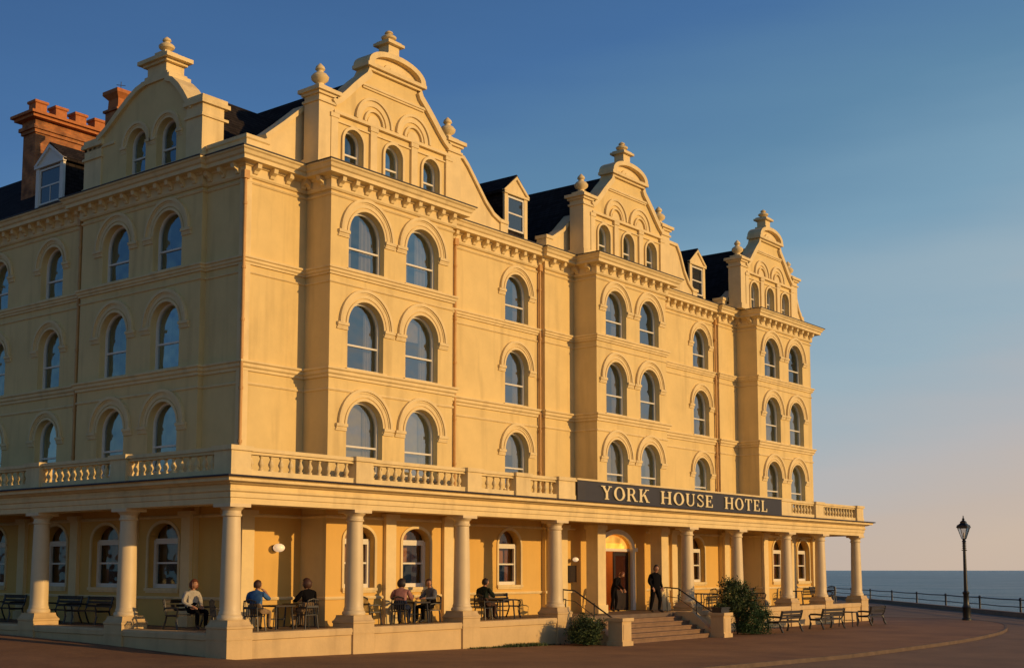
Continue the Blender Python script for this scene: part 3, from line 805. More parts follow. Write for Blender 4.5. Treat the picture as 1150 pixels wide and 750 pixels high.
# ------------------------------------------------------------------ dormers
def dormer(loc, rz, w_=1.35):
    base = MB(); h = w_/2
    base.box(-h, h, 0.02, 2.6, 16.0, 18.15)
    d = part('dormer', base, SLATE, hotel, loc, rz)
    r_ = MB(); z = 18.15; ov = .16
    r_.add([(-h-ov, -.12, z-.06), (0, -.12, z+.72), (0, -.12, z+.84), (-h-ov, -.12, z+.06), (-h-ov, 3.2, z-.06), (0, 3.2, z+.72), (0, 3.2, z+.84), (-h-ov, 3.2, z+.06)],
           [(0, 1, 2, 3), (4, 7, 6, 5), (0, 4, 5, 1), (3, 2, 6, 7), (0, 3, 7, 4)])
    r_.add([(h+ov, -.12, z-.06), (0, -.12, z+.72), (0, -.12, z+.84), (h+ov, -.12, z+.06), (h+ov, 3.2, z-.06), (0, 3.2, z+.72), (0, 3.2, z+.84), (h+ov, 3.2, z+.06)],
           [(0, 1, 2, 3), (4, 7, 6, 5), (0, 4, 5, 1), (3, 2, 6, 7), (0, 3, 7, 4)])
    part('dormer_roof', r_, SLATE, d)
    t = MB()
    t.prism([(-h-.1, z), (h+.1, z), (0, z+.66)], -.06, .1)
    t.band([(-h-.08, z-.02), (0, z+.62)], [(-h-.2, z+.02), (0, z+.76)], -.14, .0); t.band([(h+.08, z-.02), (0, z+.62)], [(h+.2, z+.02), (0, z+.76)], -.14, .0)
    t.box(-h-.16, h+.16, -.14, .01, z-.1, z)
    for s in (-1, 1): t.box(s*h-.1 if s < 0 else h-.12, s*h+.12 if s < 0 else h+.1, -.08, .019, 16.2, z-.1)
    part('dormer_pediment', t, TRIM if rz == 0 else WHITE, d)
    f = MB(); a = h-.12
    f.band([(-a+.07, 16.62), (-a+.07, 17.92), (a-.07, 17.92), (a-.07, 16.62)], [(-a, 16.55), (-a, 18.0), (a, 18.0), (a, 16.55)], -.05, .03, closed=True)
    f.box(-a+.07, a-.07, -.03, .018, 17.25, 17.31); f.box(-.02, .02, -.03, .017, 16.63, 17.24) if rz else None
    part('dormer_frame', f, WHITE, d)
    p = MB(); p.quad((-a+.05, -.012, 16.6), (a-.05, -.012, 16.6), (a-.05, -.012, 17.95), (-a+.05, -.012, 17.95)); part('pane', p, GLASSD, d)
def dark_glass():
    m, nt, b = new_mat('dormer_glass'); b.inputs['Base Color'].default_value = (.02, .025, .03, 1); b.inputs['Roughness'].default_value = .05
    b.inputs['IOR'].default_value = 2.2
    N = nt.nodes; n = N.new('ShaderNodeTexNoise'); n.inputs['Scale'].default_value = 1.5
    bp = N.new('ShaderNodeBump'); bp.inputs['Strength'].default_value = .2; nt.links.new(n.outputs['Fac'], bp.inputs['Height']); nt.links.new(bp.outputs['Normal'], b.inputs['Normal'])
    return m
GLASSD = dark_glass()
dormer((15.0, .7, .1), 0); dormer((30.15, .7, .0), 0); dormer((.75, 12.6, .2), SIDE, 1.7)


m = MB(); cx0, cx1, cy0, cy1 = 3.0, 11.5, 17.65, 18.6
m.box(cx0, cx1, cy0, cy1, 16.5, 21.35)
m.box(cx0-.08, cx1+.08, cy0-.08, cy1+.08, 21.35, 21.5); m.box(cx0-.16, cx1+.16, cy0-.16, cy1+.16, 21.5, 21.66)
m.box(cx0-.05, cx1+.05, cy0-.05, cy1+.05, 21.66, 21.95)
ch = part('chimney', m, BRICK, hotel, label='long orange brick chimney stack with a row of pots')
m = MB(); m.box(cx0-.3, cx1+.3, cy0-.3, cy1+.3, 21.95, 22.08); m.box(cx0-.42, cx1+.42, cy0-.42, cy1+.42, 22.08, 22.2); part('chimney_cap', m, TERRA, ch)
for k in range(9):
    m = MB(); x = 3.35+.98*k; yc = (cy0+cy1)/2
    m.lathe(x, yc, [(.33, 22.2), (.33, 22.28), (.27, 22.34), (.27, 22.74), (.33, 22.78), (.33, 22.88), (.22, 22.88), (.2, 22.6)], 4, sq=True, rot=PI/4, smooth=False); part('chimney_pot', m, TERRA, ch)
m = MB(); X, Y = 4.0, 12.95
m.box(X-.42, X+.42, Y-.42, Y+.42, 17, 21.35); m.box(X-.5, X+.5, Y-.5, Y+.5, 21.35, 21.45)
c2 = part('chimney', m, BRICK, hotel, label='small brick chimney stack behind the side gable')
m = MB(); m.lathe(X, Y, [(.36, 21.45), (.34, 21.9), (.52, 22.1), (.52, 22.25), (.30, 22.25)], 4, sq=True, rot=PI/4, smooth=False); part('chimney_pot', m, TERRA, c2)
m = MB(); m.tube([(X, Y, 22.2), (X, Y, 22.75)], .015); m.tube([(X-.15, Y+.1, 22.6), (X+.15, Y-.1, 22.6)], .012); part('aerial', m, IRON, c2)

# ------------------------------------------------------------------ veranda
VX0, VX1, VY = -2.8, 42.2, -3.0
VP = [(VX0, 26), (VX0, VY), (VX1, VY), (VX1, 13)]
ST0, ST1 = 14.05, 21.35     # steps opening
# base wall with ledge
m = MB(); prof = [(-.6, -.5), (-.06, -.5), (-.06, .50), (-.01, .52), (-.01, .66), (-.04, .72), (-.6, .72)]
m.sweep([(VX0, 26), (VX0, VY), (ST0-.0, VY)], prof); m.sweep([(ST1, VY), (VX1, VY), (VX1, 13)], prof)
part('veranda_base', m, BASEM, hotel)
m = MB(); m.box(VX0+.3, VX1-.3, VY+.3, 4, .3, .70); m.box(VX0+.3, 3, 4.0, 26, .3, .70); m.box(ST0+.01, ST1-.01, VY-.02, VY+.31, .3, .718)
m.box(38, VX1-.3, 4, 13, .3, .70)
part('veranda_floor', m, FLOORM, hotel)
# entablature
m = MB()
m.sweep(VP, [(-.80, 4.40), (-.10, 4.40), (-.10, 4.56), (-.06, 4.58), (-.06, 4.72), (.0, 4.76), (.0, 4.82), (-.04, 4.83), (-.04, 4.94), (.10, 4.96), (.14, 5.0), (.30, 5.02), (.30, 5.10), (.36, 5.13), (-.80, 5.13)])
part('entablature', m, TRIM, hotel)
m = MB(); m.sweep(VP, [(-.5, 5.131), (.40, 5.131), (.42, 5.15), (.40, 5.185), (-.5, 5.20)]); part('gutter', m, LEAD, hotel)
m = MB(); m.box(VX0+.8, VX1-.8, VY+.8, .3, 4.80, 5.0); m.box(VX0+.8, .1, .3, 26, 4.80, 5.0); m.box(39.3, VX1-.8, .3, 13, 4.80, 5.0)
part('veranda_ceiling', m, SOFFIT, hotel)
m = MB(); m.box(VX0+.5, VX1-.5, VY+.5, .3, 5.02, 5.12); m.box(VX0+.5, .1, .3, 26, 5.02, 5.12); m.box(39.3, VX1-.5, .3, 13, 5.02, 5.12)
part('terrace_deck', m, LEAD, hotel)
# columns: pedestal > sub, shaft with entasis
def column_mesh():
    p = MB(); H0 = 1.10
    prof = [(.36, H0), (.375, H0+.05), (.36, H0+.10), (.32, H0+.14), (.325, H0+.18), (.305, H0+.23)]
    n = 12
    for k in range(n+1):
        t = k/n; prof.append((.295-.045*t**1.6, H0+.26+(4.02-H0-.26)*t))
    prof += [(.29, 4.05), (.29, 4.09), (.262, 4.12), (.262, 4.20), (.30, 4.24), (.345, 4.28), (.345, 4.30)]
    p.lathe(0, 0, prof, 32)
    p.box(-.38, .38, -.38, .38, 4.30, 4.399)
    return p.mesh('column', COLUMN)
def pedestal_mesh(s=.46, zb=-.5):
    p = MB(); p.box(-s, s, -s, s, zb, .84); p.box(-s-.02, s+.02, -s-.02, s+.02, .54, .60)
    # flared top
    prof = [(s, .84), (s+.02, .86), (s+.02, .91), (s-.02, .95), (s-.05, 1.01), (s-.065, 1.06), (s-.065, 1.099)]
    p.lathe(0, 0, prof, 4, sq=True, rot=PI/4, smooth=False)
    return p.mesh('pedestal', BASEM)
cmh = column_mesh(); pm = pedestal_mesh()
for (x, y) in [(-2.35, -2.55), (2.6, -2.55), (7.85, -2.55), (13.35, -2.55), (23.3, -2.55), (27.9, -2.55), (33.1, -2.55), (37.1, -2.55), (41.75, -2.55),
               (-2.35, 2.4), (-2.35, 7.25), (-2.35, 12.1), (-2.35, 17.0), (-2.35, 21.8)]:
    c_ = link('column', cmh, hotel, (x, y, 0)); link('pedestal', pm, c_)
# pilasters behind, on the walls
def pil(x, y, w_=.5, rz=0, d=.14):
    m = MB(); m.box(-w_/2, w_/2, -d, .02, .7, 4.2); m.box(-w_/2-.06, w_/2+.06, -d-.06, .02, .7, 1.0); m.box(-w_/2-.05, w_/2+.05, -d-.05, .02, 4.2, 4.27); m.box(-w_/2-.09, w_/2+.09, -d-.09, .02, 4.27, 4.4)
    part('pilaster', m, TRIM, hotel, (x, y, 0), rz)
for x, y in ((.3, 0), (5.55, -1.2), (8.55, -1.2), (10.2, .2), (16.5, 0), (17.3, 0), (25.2, .2), (26.6, .2), (31.4, 0), (33.3, -1.2), (36.5, -1.2), (39.1, -1.2)): pil(x, y)
for y, x in ((.3, 0), (2.2, -.2), (5.1, -.2), (8.5, -.2), (12.2, 0), (16.5, 0)): pil(x, y, .45, SIDE)
for x in (18.55, 23.65):   # square pillars carrying the bay over the entrance
    m = MB(); m.box(x-.3, x+.3, -1.19, -.6, .7, 4.869); m.box(x-.36, x+.36, -1.25, -.54, .701, 1.05); m.box(x-.36, x+.36, -1.25, -.54, 4.2, 4.4)
    part('pillar', m, TRIM, hotel)
# dado moulding along the ground-floor walls
m = MB(); m.sweep(PATH[:13], [(-.05, 1.55), (.05, 1.55), (.07, 1.60), (.04, 1.65), (-.05, 1.65)]); m.sweep(PATH[15:], [(-.05, 1.55), (.05, 1.55), (.07, 1.60), (.04, 1.65), (-.05, 1.65)])
m.sweep(PATH[:13], [(-.05, 3.78+.4), (.04, 4.2), (.07, 4.25), (.04, 4.3), (-.05, 4.3)]); m.sweep(PATH[15:], [(-.05, 4.18), (.04, 4.2), (.07, 4.25), (.04, 4.3), (-.05, 4.3)])
part('dado_moulding', m, TRIM, hotel)

# balustrade
balp = [(.05, 0), (.075, .0), (.075, .05), (.045, .08), (.05, .11), (.085, .18), (.088, .22), (.06, .29), (.038, .35), (.038, .38), (.06, .41), (.06, .45), (.05, .45)]
bm_ = MB().lathe(0, 0, balp, 10).mesh('baluster', TRIM)
BZ = 5.19
def balus(u0, u1, side=False):
    """one bay of balusters between piers; front: X range; side: Y range"""
    m = MB(); L_ = u1-u0
    m.box(u0-.02, u1+.02, -.16, .16, BZ, BZ+.20); m.box(u0-.02, u1+.02, -.13, .13, BZ+.66, BZ+.74); m.box(u0-.02, u1+.02, -.19, .19, BZ+.74, BZ+.85)
    loc = (0, VY+.32, 0) if not side else (VX0+.32, 0, 0)
    if side:
        for i, (x, y, z) in enumerate(m.v): m.v[i] = (-y, x, z)
    o = part('balustrade', m, TRIM, hotel, loc)
    n = max(2, round(L_/.37))
    for k in range(n):
        u = u0+L_*(k+.5)/n
        link('baluster', bm_, o, (u, 0, BZ+.205) if not side else (0, u, BZ+.205))
def bpier(u0, u1, side=False, corner=False, at=None):
    m = MB()
    def bx(e, z0, z1):
        if corner: m.box(u0-e, u1+e, VY+.08-e, VY+.85+e, z0, z1)
        elif side: m.box(VX0+.08-e, VX0+.56+e, u0-e, u1+e, z0, z1)
        else: m.box(u0-e, u1+e, VY+.08-e, VY+.56+e, z0, z1)
    bx(.02, BZ, BZ+.2); bx(0, BZ+.2, BZ+.74); bx(.06, BZ+.74, BZ+.88)
    part('balustrade_pier', m, TRIM, hotel)
FB = [(-2.0, 2.25), (3.05, 7.7), (8.5, 10.45), (11.35, 13.1)]
bpier(-2.72, -2.0, corner=True)
for a, b in FB: balus(a, b)
for a, b in ((2.27, 3.03), (7.72, 8.48), (10.47, 11.33), (13.12, 14.2)): bpier(a, b)
for a, b in ((33.1, 35.9), (36.9, 41.2)): balus(a, b)
for a, b in ((31.9, 33.08), (35.92, 36.88), (41.22, 42.1)): bpier(a, b)
for a, b in ((-2.0, 2.1), (2.95, 6.9), (7.75, 11.8)): balus(a, b, True)
for a, b in ((2.12, 2.93), (6.92, 7.73), (11.82, 12.6)): bpier(a, b, True)
m = MB(); m.box(VX0+.1, VX0+.5, 12.61, 26, BZ, BZ+.85); m.box(VX1-.5, VX1-.1, -2.3, 13, BZ, BZ+.85); part('parapet', m, TRIM, hotel)
# sign
m = MB(); SX0, SX1, SZ0, SZ1 = 14.25, 31.85, 5.20, 6.0
m.box(SX0, SX1, VY+.02, VY+.12, SZ0, SZ1)
sign = part('hotel_sign', m, SIGNM, hotel, label='long dark fascia sign with gilt capitals reading YORK HOUSE HOTEL')
m = MB(); m.box(SX0-.05, SX1+.05, VY-.02, VY+.5, SZ1, SZ1+.07); m.box(SX0, SX1, VY+.12, VY+.5, SZ0, SZ1); part('sign_frame', m, TRIM, sign)
m = MB(); m.box(SX0, SX0+.5, VY-.0, VY+.019, SZ0, SZ1); part('sign_end_panel', m, LEAD, sign)
# serif capitals
def glyph(ch):
    P = []; T = .17; t = .075; sf = .065
    def rect(x0, x1, z0, z1): P.append([(x0, z0), (x1, z0), (x1, z1), (x0, z1)])
    def stem(x, th=T, z0=0, z1=1, top=True, bot=True, e=.07):
        rect(x, x+th, z0, z1)
        if top: rect(x-e, x+th+e, z1-sf, z1+.001)
        if bot: rect(x-e, x+th+e, z0-.001, z0+sf)
    def ring(cx, cz, ro, rz, wi, ti, a0, a1, n=16):
        for k in range(n):
            a = a0+(a1-a0)*k/n; b = a0+(a1-a0)*(k+1)/n
            P.append([(cx+ro*math.cos(a), cz+rz*math.sin(a)), (cx+ro*math.cos(b), cz+rz*math.sin(b)),
                      (cx+(ro-wi)*math.cos(b), cz+(rz-ti)*math.sin(b)), (cx+(ro-wi)*math.cos(a), cz+(rz-ti)*math.sin(a))])
    def diag(x0, z0, x1, z1, th): P.append([(x0, z0), (x0+th, z0), (x1+th, z1), (x1, z1)])
    if ch == 'H': stem(.07); stem(.62); rect(.24, .62, .46, .54); w_ = .86
    elif ch == 'O': ring(.43, .5, .43, .52, .18, .07, 0, 2*PI, 28); w_ = .86
    elif ch == 'U':
        rect(.07, .24, .3, 1); rect(.0, .31, 1-sf, 1.001); rect(.62, .70, .3, 1); rect(.54, .78, 1-sf, 1.001)
        ring(.385, .32, .315, .34, .12, .08, PI, 2*PI, 14); w_ = .78
    elif ch == 'S':
        ring(.3, .74, .26, .27, .10, .09, R(25), R(200), 12); ring(.3, .26, .28, .28, .10, .09, R(-155), R(20), 12)
        diag(.42, .38, .03, .70, .16); rect(.47, .54, .72, .98); rect(.02, .09, .02, .28); w_ = .6
    elif ch == 'E': stem(.07); rect(.2, .6, 1-.075, 1.001); rect(.53, .6, .75, 1); rect(.2, .48, .47, .54); rect(.42, .48, .38, .63); rect(.2, .64, 0, .075); rect(.57, .64, 0, .27); w_ = .68
    elif ch == 'T': stem(.3, top=False); rect(.02, .75, .925, 1.001); rect(.02, .09, .7, 1); rect(.68, .75, .7, 1); w_ = .77
    elif ch == 'L': stem(.07); rect(.2, .62, 0, .075); rect(.55, .62, 0, .29); w_ = .66
    elif ch == 'R': stem(.07); rect(.2, .4, .93, 1.001); rect(.2, .4, .47, .54); ring(.38, .735, .28, .265, .15, .07, -PI/2, PI/2, 12); diag(.62, 0, .34, .5, .17); rect(.6, .87, 0, sf); w_ = .84
    elif ch == 'K': stem(.07); diag(.2, .42, .6, 1, .10); diag(.62, 0, .34, .6, .18); rect(.5, .82, 1-sf, 1.001); rect(.58, .88, 0, sf); w_ = .88
    elif ch == 'Y': diag(.34, .45, .05, 1, .17); diag(.36, .45, .62, 1, .09); rect(.33, .5, 0, .5); rect(.25, .58, 0, sf); rect(-.03, .3, 1-sf, 1.001); rect(.54, .8, 1-sf, 1.001); w_ = .8
    return P, w_
def word(txt, x0, x1, z0, z1, y):
    gs = [glyph(c) for c in txt]; tot = sum(g_[1] for g_ in gs)+.16*(len(txt)-1); sx = (x1-x0)/tot; h = z1-z0; x = x0
    for ch_, (P, w_) in zip(txt, gs):
        m = MB()
        for i, p in enumerate(P): m.prism([(x+a*sx, z0+b*h) for a, b in p], y-.05-.0006*i, y+.0)
        part('letter', m, GOLD, sign); x += (w_+.16)*sx
# (words placed from measured positions)
YS = VY+.02
word('YORK', 15.85, 19.45, 5.32, 5.86, YS); word('HOUSE', 20.35, 24.85, 5.32, 5.86, YS); word('HOTEL', 25.95, 30.2, 5.32, 5.86, YS)

# ------------------------------------------------------------------ entrance
ent = DO
m = MB()   # architrave round the door
ol = [(-1.25, 0)]+[(-1.25*math.cos(PI*k/16), 2.70+.68*math.sin(PI*k/16)) for k in range(17)]+[(1.25, 0)]
ou = [(-1.48, 0)]+[(-1.48*math.cos(PI*k/16), 2.70+.90*math.sin(PI*k/16)) for k in range(17)]+[(1.48, 0)]
m.band(ol, ou, -.12, .01); m.box(-1.62, -1.2, -.16, .01, 2.62, 2.78); m.box(1.2, 1.62, -.16, .01, 2.62, 2.78); m.box(-1.26, 1.26, .05, .22, 2.62, 2.74)
dr = part('door_surround', m, WHITE, hotel, (DO[0], 0, .72))
m = MB(); pf = [(-1.22, 2.74)]+[(-1.22*math.cos(PI*k/16), 2.74+.6*math.sin(PI*k/16)) for k in range(1, 16)]+[(1.22, 2.74)]
m.add([(a, .16, b) for a, b in pf], [tuple(range(len(pf)))]); part('fanlight', m, FAN, dr)
def leaf(x, hinge, ang, label=None):
    m = MB(); W = 1.18
    m.box(0, W, -.03, .03, 0, .9); m.box(0, .14, -.03, .03, .9, 2.6); m.box(W-.14, W, -.03, .03, .9, 2.6); m.box(.14, W-.14, -.03, .03, 2.42, 2.6)
    m.box(.2, W-.2, -.045, .045, .15, .78)
    if hinge < 0:
        for i, (a, b, c) in enumerate(m.v): m.v[i] = (-a, b, c)
    d = part('door_leaf', m, WOOD, hotel, (x, .14, .72), ang)
    if label: d['label'] = label
    g_ = MB(); s = 1 if hinge > 0 else -1
    x0, x1 = sorted((s*.14, s*(W-.14))); g_.box(x0, x1, -.008, .008, .9, 2.42); part('door_glass', g_, DOORGL, d)
    h_ = MB(); h_.tube([(s*(W-.07), -.03, 1.0), (s*(W-.07), -.09, 1.02), (s*(W-.07), -.09, 1.3), (s*(W-.07), -.03, 1.32)], .014); part('handle', h_, GOLD, d)
leaf(DO[0]-1.23, 1, R(78), 'door leaf standing open into the hall'); leaf(DO[0]+1.23, -1, 0, 'closed door leaf with reddish glazed panel')
m = MB(); hx0, hx1 = DO[0]-1.7, DO[0]+1.7
m.quad((hx0, .32, .72), (hx0, 3.3, .72), (hx0, 3.3, 4.6), (hx0, .32, 4.6)); m.quad((hx1, .32, .72), (hx1, 3.3, .72), (hx1, 3.3, 4.6), (hx1, .32, 4.6))
m.quad((hx0, 3.3, .72), (hx1, 3.3, .72), (hx1, 3.3, 4.6), (hx0, 3.3, 4.6)); m.quad((hx0, .32, 4.6), (hx1, .32, 4.6), (hx1, 3.3, 4.6), (hx0, 3.3, 4.6)); m.quad((hx0, .32, .72), (hx1, .32, .72), (hx1, 3.3, .72), (hx0, 3.3, .72))
hall = part('entrance_hall', m, HALLW, hotel)
m = MB(); m.lathe(DO[0]-.4, 1.6, [(.02, 4.6), (.02, 4.2), (.16, 4.15), (.2, 4.0), (.14, 3.86), (.02, 3.84)], 12); part('hall_lamp', m, emis('hall_bulb', (1, .55, .2), 6, False), hall)
pl_ = bpy.data.lights.new('hall_light', 'POINT'); pl_.energy = 85; pl_.color = (1, .5, .16); pl_.shadow_soft_size = .2
po = bpy.data.objects.new('hall_light', pl_); COL.objects.link(po); po.location = (DO[0]-.4, 1.5, 3.6)
# bulkhead lamps
def wlamp(x, y, z, s=1.):
    m = MB(); m.lathe(0, 0, [(.13*s, 0), (.13*s, .05), (.05*s, .07), (.05*s, .16)], 14)
    vs_ = [(a, -c, b) for a, b, c in m.v]; m.v = vs_
    lp = part('wall_lamp', m, IRON, hotel, (x, y, z))
    g_ = MB(); prof = [(.02, -.17*s)]+[(.24*s*math.cos(t), .17*s*math.sin(t)) for t in [R(a) for a in (-60, -35, -10, 10, 35, 60)]]+[(.02, .17*s)]
    g_.lathe(0, -.28*s, prof, 18); part('lamp_globe', g_, LAMPG, lp)
wlamp(1.5, 0, 3.22, .8); wlamp(17.9, -.14, 2.95, .55)
m = MB(); m.box(17.55, 18.1, -.2, -.141, 2.0, 2.7); m.box(17.62, 18.03, -.205, -.2, 2.07, 2.63); part('notice_board', m, WOOD, hotel)

# steps
m = MB(); n = 6; rise = 1.0/n; tread = .36
for k in range(n-1):
    z1 = .72-rise*(k+1); y1 = VY-.02-tread*k; m.box(ST0, ST1, y1-tread, y1, -.5, z1); m.box(ST0, ST1, y1-tread-.03, y1-.001, z1-.05, z1+.003)
part('steps', m, STONE, hotel)
YE = VY-.02-tread*(n-1)
for (x0, x1) in ((ST0-.36, ST0-.005), (ST1+.005, ST1+.36)):
    m = MB(); pts = [(VY-.07, -.5), (VY-.07, .74), (VY-.9, .74), (YE, -.02), (YE, -.5)]
    m.add([(x0, a, b) for a, b in pts]+[(x1, a, b) for a, b in pts], [(0, 1, 2, 3, 4), (9, 8, 7, 6, 5)]+[(i, i+5, (i+1) % 5+5, (i+1) % 5) for i in range(5)])
    part('step_cheek', m, BASEM, hotel)
    c = (x0+x1)/2; m = MB(); yy = YE-.33
    m.box(c-.31, c+.31, yy-.31, yy+.31, -.5, .62); m.box(c-.23, c+.23, yy-.325, yy-.31, -.05, .5); m.box(c-.36, c+.36, yy-.36, yy+.36, -.5, -.12)
    m.box(c-.38, c+.38, yy-.38, yy+.38, .62, .74)
    part('step_pier', m, BASEM, hotel)
def handrail(x, top=(VY+.1)):
    m = MB(); zt = 1.72
    pts = [(x, VY+.9, zt-.02), (x, VY+.5, zt+.04), (x, VY-.1, zt), (x, YE, zt-1.0), (x, YE-.2, zt-1.03)]
    m.tube(pts, .03)
    m.tube([(x, VY+.45, .71), (x, VY+.45, zt)], .022); m.tube([(x, VY-1.0, .5), (x, VY-1.0, zt-.45)], .022); m.tube([(x, YE-.2, .7), (x, YE-.2, zt-1.03)], .022)
    for k in range(10): a = k/9*2*PI; 
    m.tube([(x, VY+.9+.12*math.cos(a), zt-.14+.12*math.sin(a)) for a in [PI/2+i*PI/6 for i in range(9)]], .02)
    m.tube([(x, VY+.4, zt-.35), (x, VY-.1, zt-.4), (x, VY-1.0, zt-.95)], .014)
    part('handrail', m, IRON, hotel)
handrail(ST0-.18); handrail(ST1+.18)

# ------------------------------------------------------------------ foliage
def leafcloud(center, rad, n, size, mats, seed, spiky=0, clumps=40, shell=.55):
    rnd = random.Random(seed); m = MB(); cs = []
    for _ in range(clumps):
        while True:
            p = Vector((rnd.uniform(-1, 1), rnd.uniform(-1, 1), rnd.uniform(-1, 1)))
            if shell < p.length < 1: break
        cs.append(Vector((p.x*rad[0], p.y*rad[1], p.z*rad[2]))*rnd.uniform(.85, 1.12))
    for i in range(n):
        c = rnd.choice(cs); sp = min(rad)*.30
        p = Vector(center)+c+Vector((rnd.gauss(0, sp), rnd.gauss(0, sp), rnd.gauss(0, sp)))*.8
        d = Vector((rnd.gauss(0, 1), rnd.gauss(0, 1), rnd.gauss(0, 1)+spiky)).normalized()
        s_ = d.cross(Vector((rnd.gauss(0, 1), rnd.gauss(0, 1), rnd.gauss(0, 1)))).normalized()
        l = size*rnd.uniform(.6, 1.4); wd = l*(.22 if spiky else .42)
        nn = d.cross(s_)*l*.12
        if p.z < gz(p.x, p.y): p.z = gz(p.x, p.y)+.02
        m.add([p-d*l/2, p+s_*wd/2+nn, p+d*l/2, p-s_*wd/2+nn], [(0, 1, 2, 3)])
    return m
def shrub(name, label, loc, rad, n, size, mt, seed, spiky=0, stem=.5, extra=None, cat='shrub'):
    t = thing(name, label, cat, loc)
    m = leafcloud((0, 0, stem+rad[2]*.9), rad, n, size, mt, seed, spiky)
    if extra:
        for (c, r2, n2) in extra:
            q = leafcloud(c, r2, n2, size, mt, seed+5, spiky); off = len(m.v); m.v += q.v; m.f += [[i+off for i in f] for f in q.f]; m.m += q.m; m.sm += q.sm
    part('foliage', m, mt, t, fix=False)
    m = MB(); rnd = random.Random(seed+1)
    for k in range(7):
        a = rnd.uniform(0, 2*PI); m.tube([(0, 0, 0), (.1*math.cos(a), .1*math.sin(a), stem), (rad[0]*.6*math.cos(a), rad[1]*.6*math.sin(a), stem+rad[2]*rnd.uniform(.9, 1.6))], [.035, .025, .008], 6)
    part('stem', m, BARK, t)
    return t
gg = gz(24, -5)
shrub('shrub', 'tall dark spiky-leaved shrub rising behind the right-hand step pier', (24.2, -4.5, gg), (.72, .7, .68), 3600, .19, LEAF, 11, .6, .95,
      extra=[((-.65, -.3, 1.35), (.4, .35, .3), 380)])
shrub('shrub', 'clipped rounded green bush at the foot of the tall shrub', (24.6, -5.0, gg), (.95, .8, .66), 8500, .09, LEAF2, 12, 0, .05)
shrub('shrub', 'low dark bush against the veranda base left of the steps', (12.95, -4.3, gz(12, -4)), (.66, .55, .50), 6500, .09, LEAF, 13, 0, .05)
rnd = random.Random(5); m = MB()
for k in range(1500):
    x = rnd.choice([rnd.gauss(10.6, .9), rnd.uniform(7.5, 12)]); y = -3.1-abs(rnd.gauss(0, .12)); h = rnd.uniform(.03, .16)*(1 if abs(x-10.6) < 1.2 else .5)
    a = rnd.uniform(0, PI); dx, dy = .02*math.cos(a), .02*math.sin(a); z = gz(x, y)
    m.add([(x-dx, y-dy, z), (x+dx, y+dy, z), (x+rnd.gauss(0, .04), y+rnd.gauss(0, .04), z+h)], [(0, 1, 2)])
o = part('weeds', m, LEAF, None, fix=False); o['kind'] = 'stuff'; o['label'] = 'weeds growing along the foot of the veranda base'

# planter on the right pier
t = thing('planter_box', 'dark flower box of low plants on top of the right-hand step pier', 'planter', (ST1+.18, YE-.33, .742))
m = MB(); m.box(-.33, .33, -.22, .22, 0, .2); m.box(-.36, .36, -.25, .25, .16, .22); part('box', m, IRON, t)
m = leafcloud((0, 0, .27), (.36, .26, .12), 500, .08, LEAF, 21)
m.v = [(a, b, max(c, .2)) for a, b, c in m.v]; part('foliage', m, LEAF, t, fix=False)

# ------------------------------------------------------------------ street lamp
LX, LY = 46.1, -7.13
t = thing('street_lamp', 'tall black Victorian lamp post standing by the kerb before the sea railing', 'lamp post', (LX, LY, -.30))
m = MB(); m.lathe(0, 0, [(.27, 0), (.27, .12), (.22, .16), (.22, .7), (.25, .74), (.20, .80), (.16, .95), (.15, 1.45), (.19, 1.5), (.19, 1.58), (.12, 1.64)], 12); part('base', m, IRON_G, t)
m = MB(); m.lathe(0, 0, [(.11, 1.64), (.10, 2.4), (.085, 3.6), (.075, 4.35)], 14)
for z in (3.9, 4.02, 4.14, 4.26): m.lathe(0, 0, [(.09, z), (.125, z+.02), (.125, z+.04), (.09, z+.06)], 14)
m.lathe(0, 0, [(.075, 4.35), (.13, 4.4), (.08, 4.48), (.1, 4.56)], 12)
part('pole', m, IRON_G, t)
m = MB(); m.tube([(-.36, 0, 3.92), (.36, 0, 3.92)], .02); m.lathe(-.37, 0, [(.03, 3.9), (.03, 3.95)], 8); m.lathe(.37, 0, [(.03, 3.9), (.03, 3.95)], 8); part('ladder_bar', m, IRON_G, t)
m = MB()   # lantern cage: tapered square
for k in range(4):
    a = PI/4+k*PI/2; b = a+PI/2
    p0 = (.13*math.cos(a), .13*math.sin(a), 4.56); p1 = (.37*math.cos(a), .37*math.sin(a), 5.18); q0 = (.13*math.cos(b), .13*math.sin(b), 4.56); q1 = (.37*math.cos(b), .37*math.sin(b), 5.18)
    m.tube([p0, p1], .02, 6); m.tube([p0, q0], .016, 6); m.tube([p1, q1], .026, 6)
ln = part('lantern', m, IRON_G, t)
m = MB(); m.lathe(0, 0, [(.44, 5.18), (.44, 5.22), (.34, 5.34), (.20, 5.44), (.20, 5.52), (.11, 5.58), (.05, 5.62)], 4, rot=PI/4, smooth=False); m.lathe(0, 0, [(.05, 5.6), (.08, 5.68), (.03, 5.74), (.03, 5.84), (.0, 5.88)], 8)
for k in range(4):
    a = PI/4+k*PI/2; m.lathe(.37*math.cos(a), .37*math.sin(a), [(.03, 5.22), (.04, 5.27), (.0, 5.36)], 6)
part('lantern_roof', m, IRON_G, ln)
m = MB(); m.lathe(0, 0, [(.12, 4.57), (.345, 5.17)], 4, rot=PI/4, smooth=False); m.f = m.f[:-2]; m.m = m.m[:-2]; m.sm = m.sm[:-2]; part('lantern_glass', m, LGLASS, ln)
m = MB(); m.lathe(0, 0, [(.03, 4.58), (.05, 4.7), (.05, 4.86), (.02, 4.92)], 8); part('burner', m, WHITE, ln)

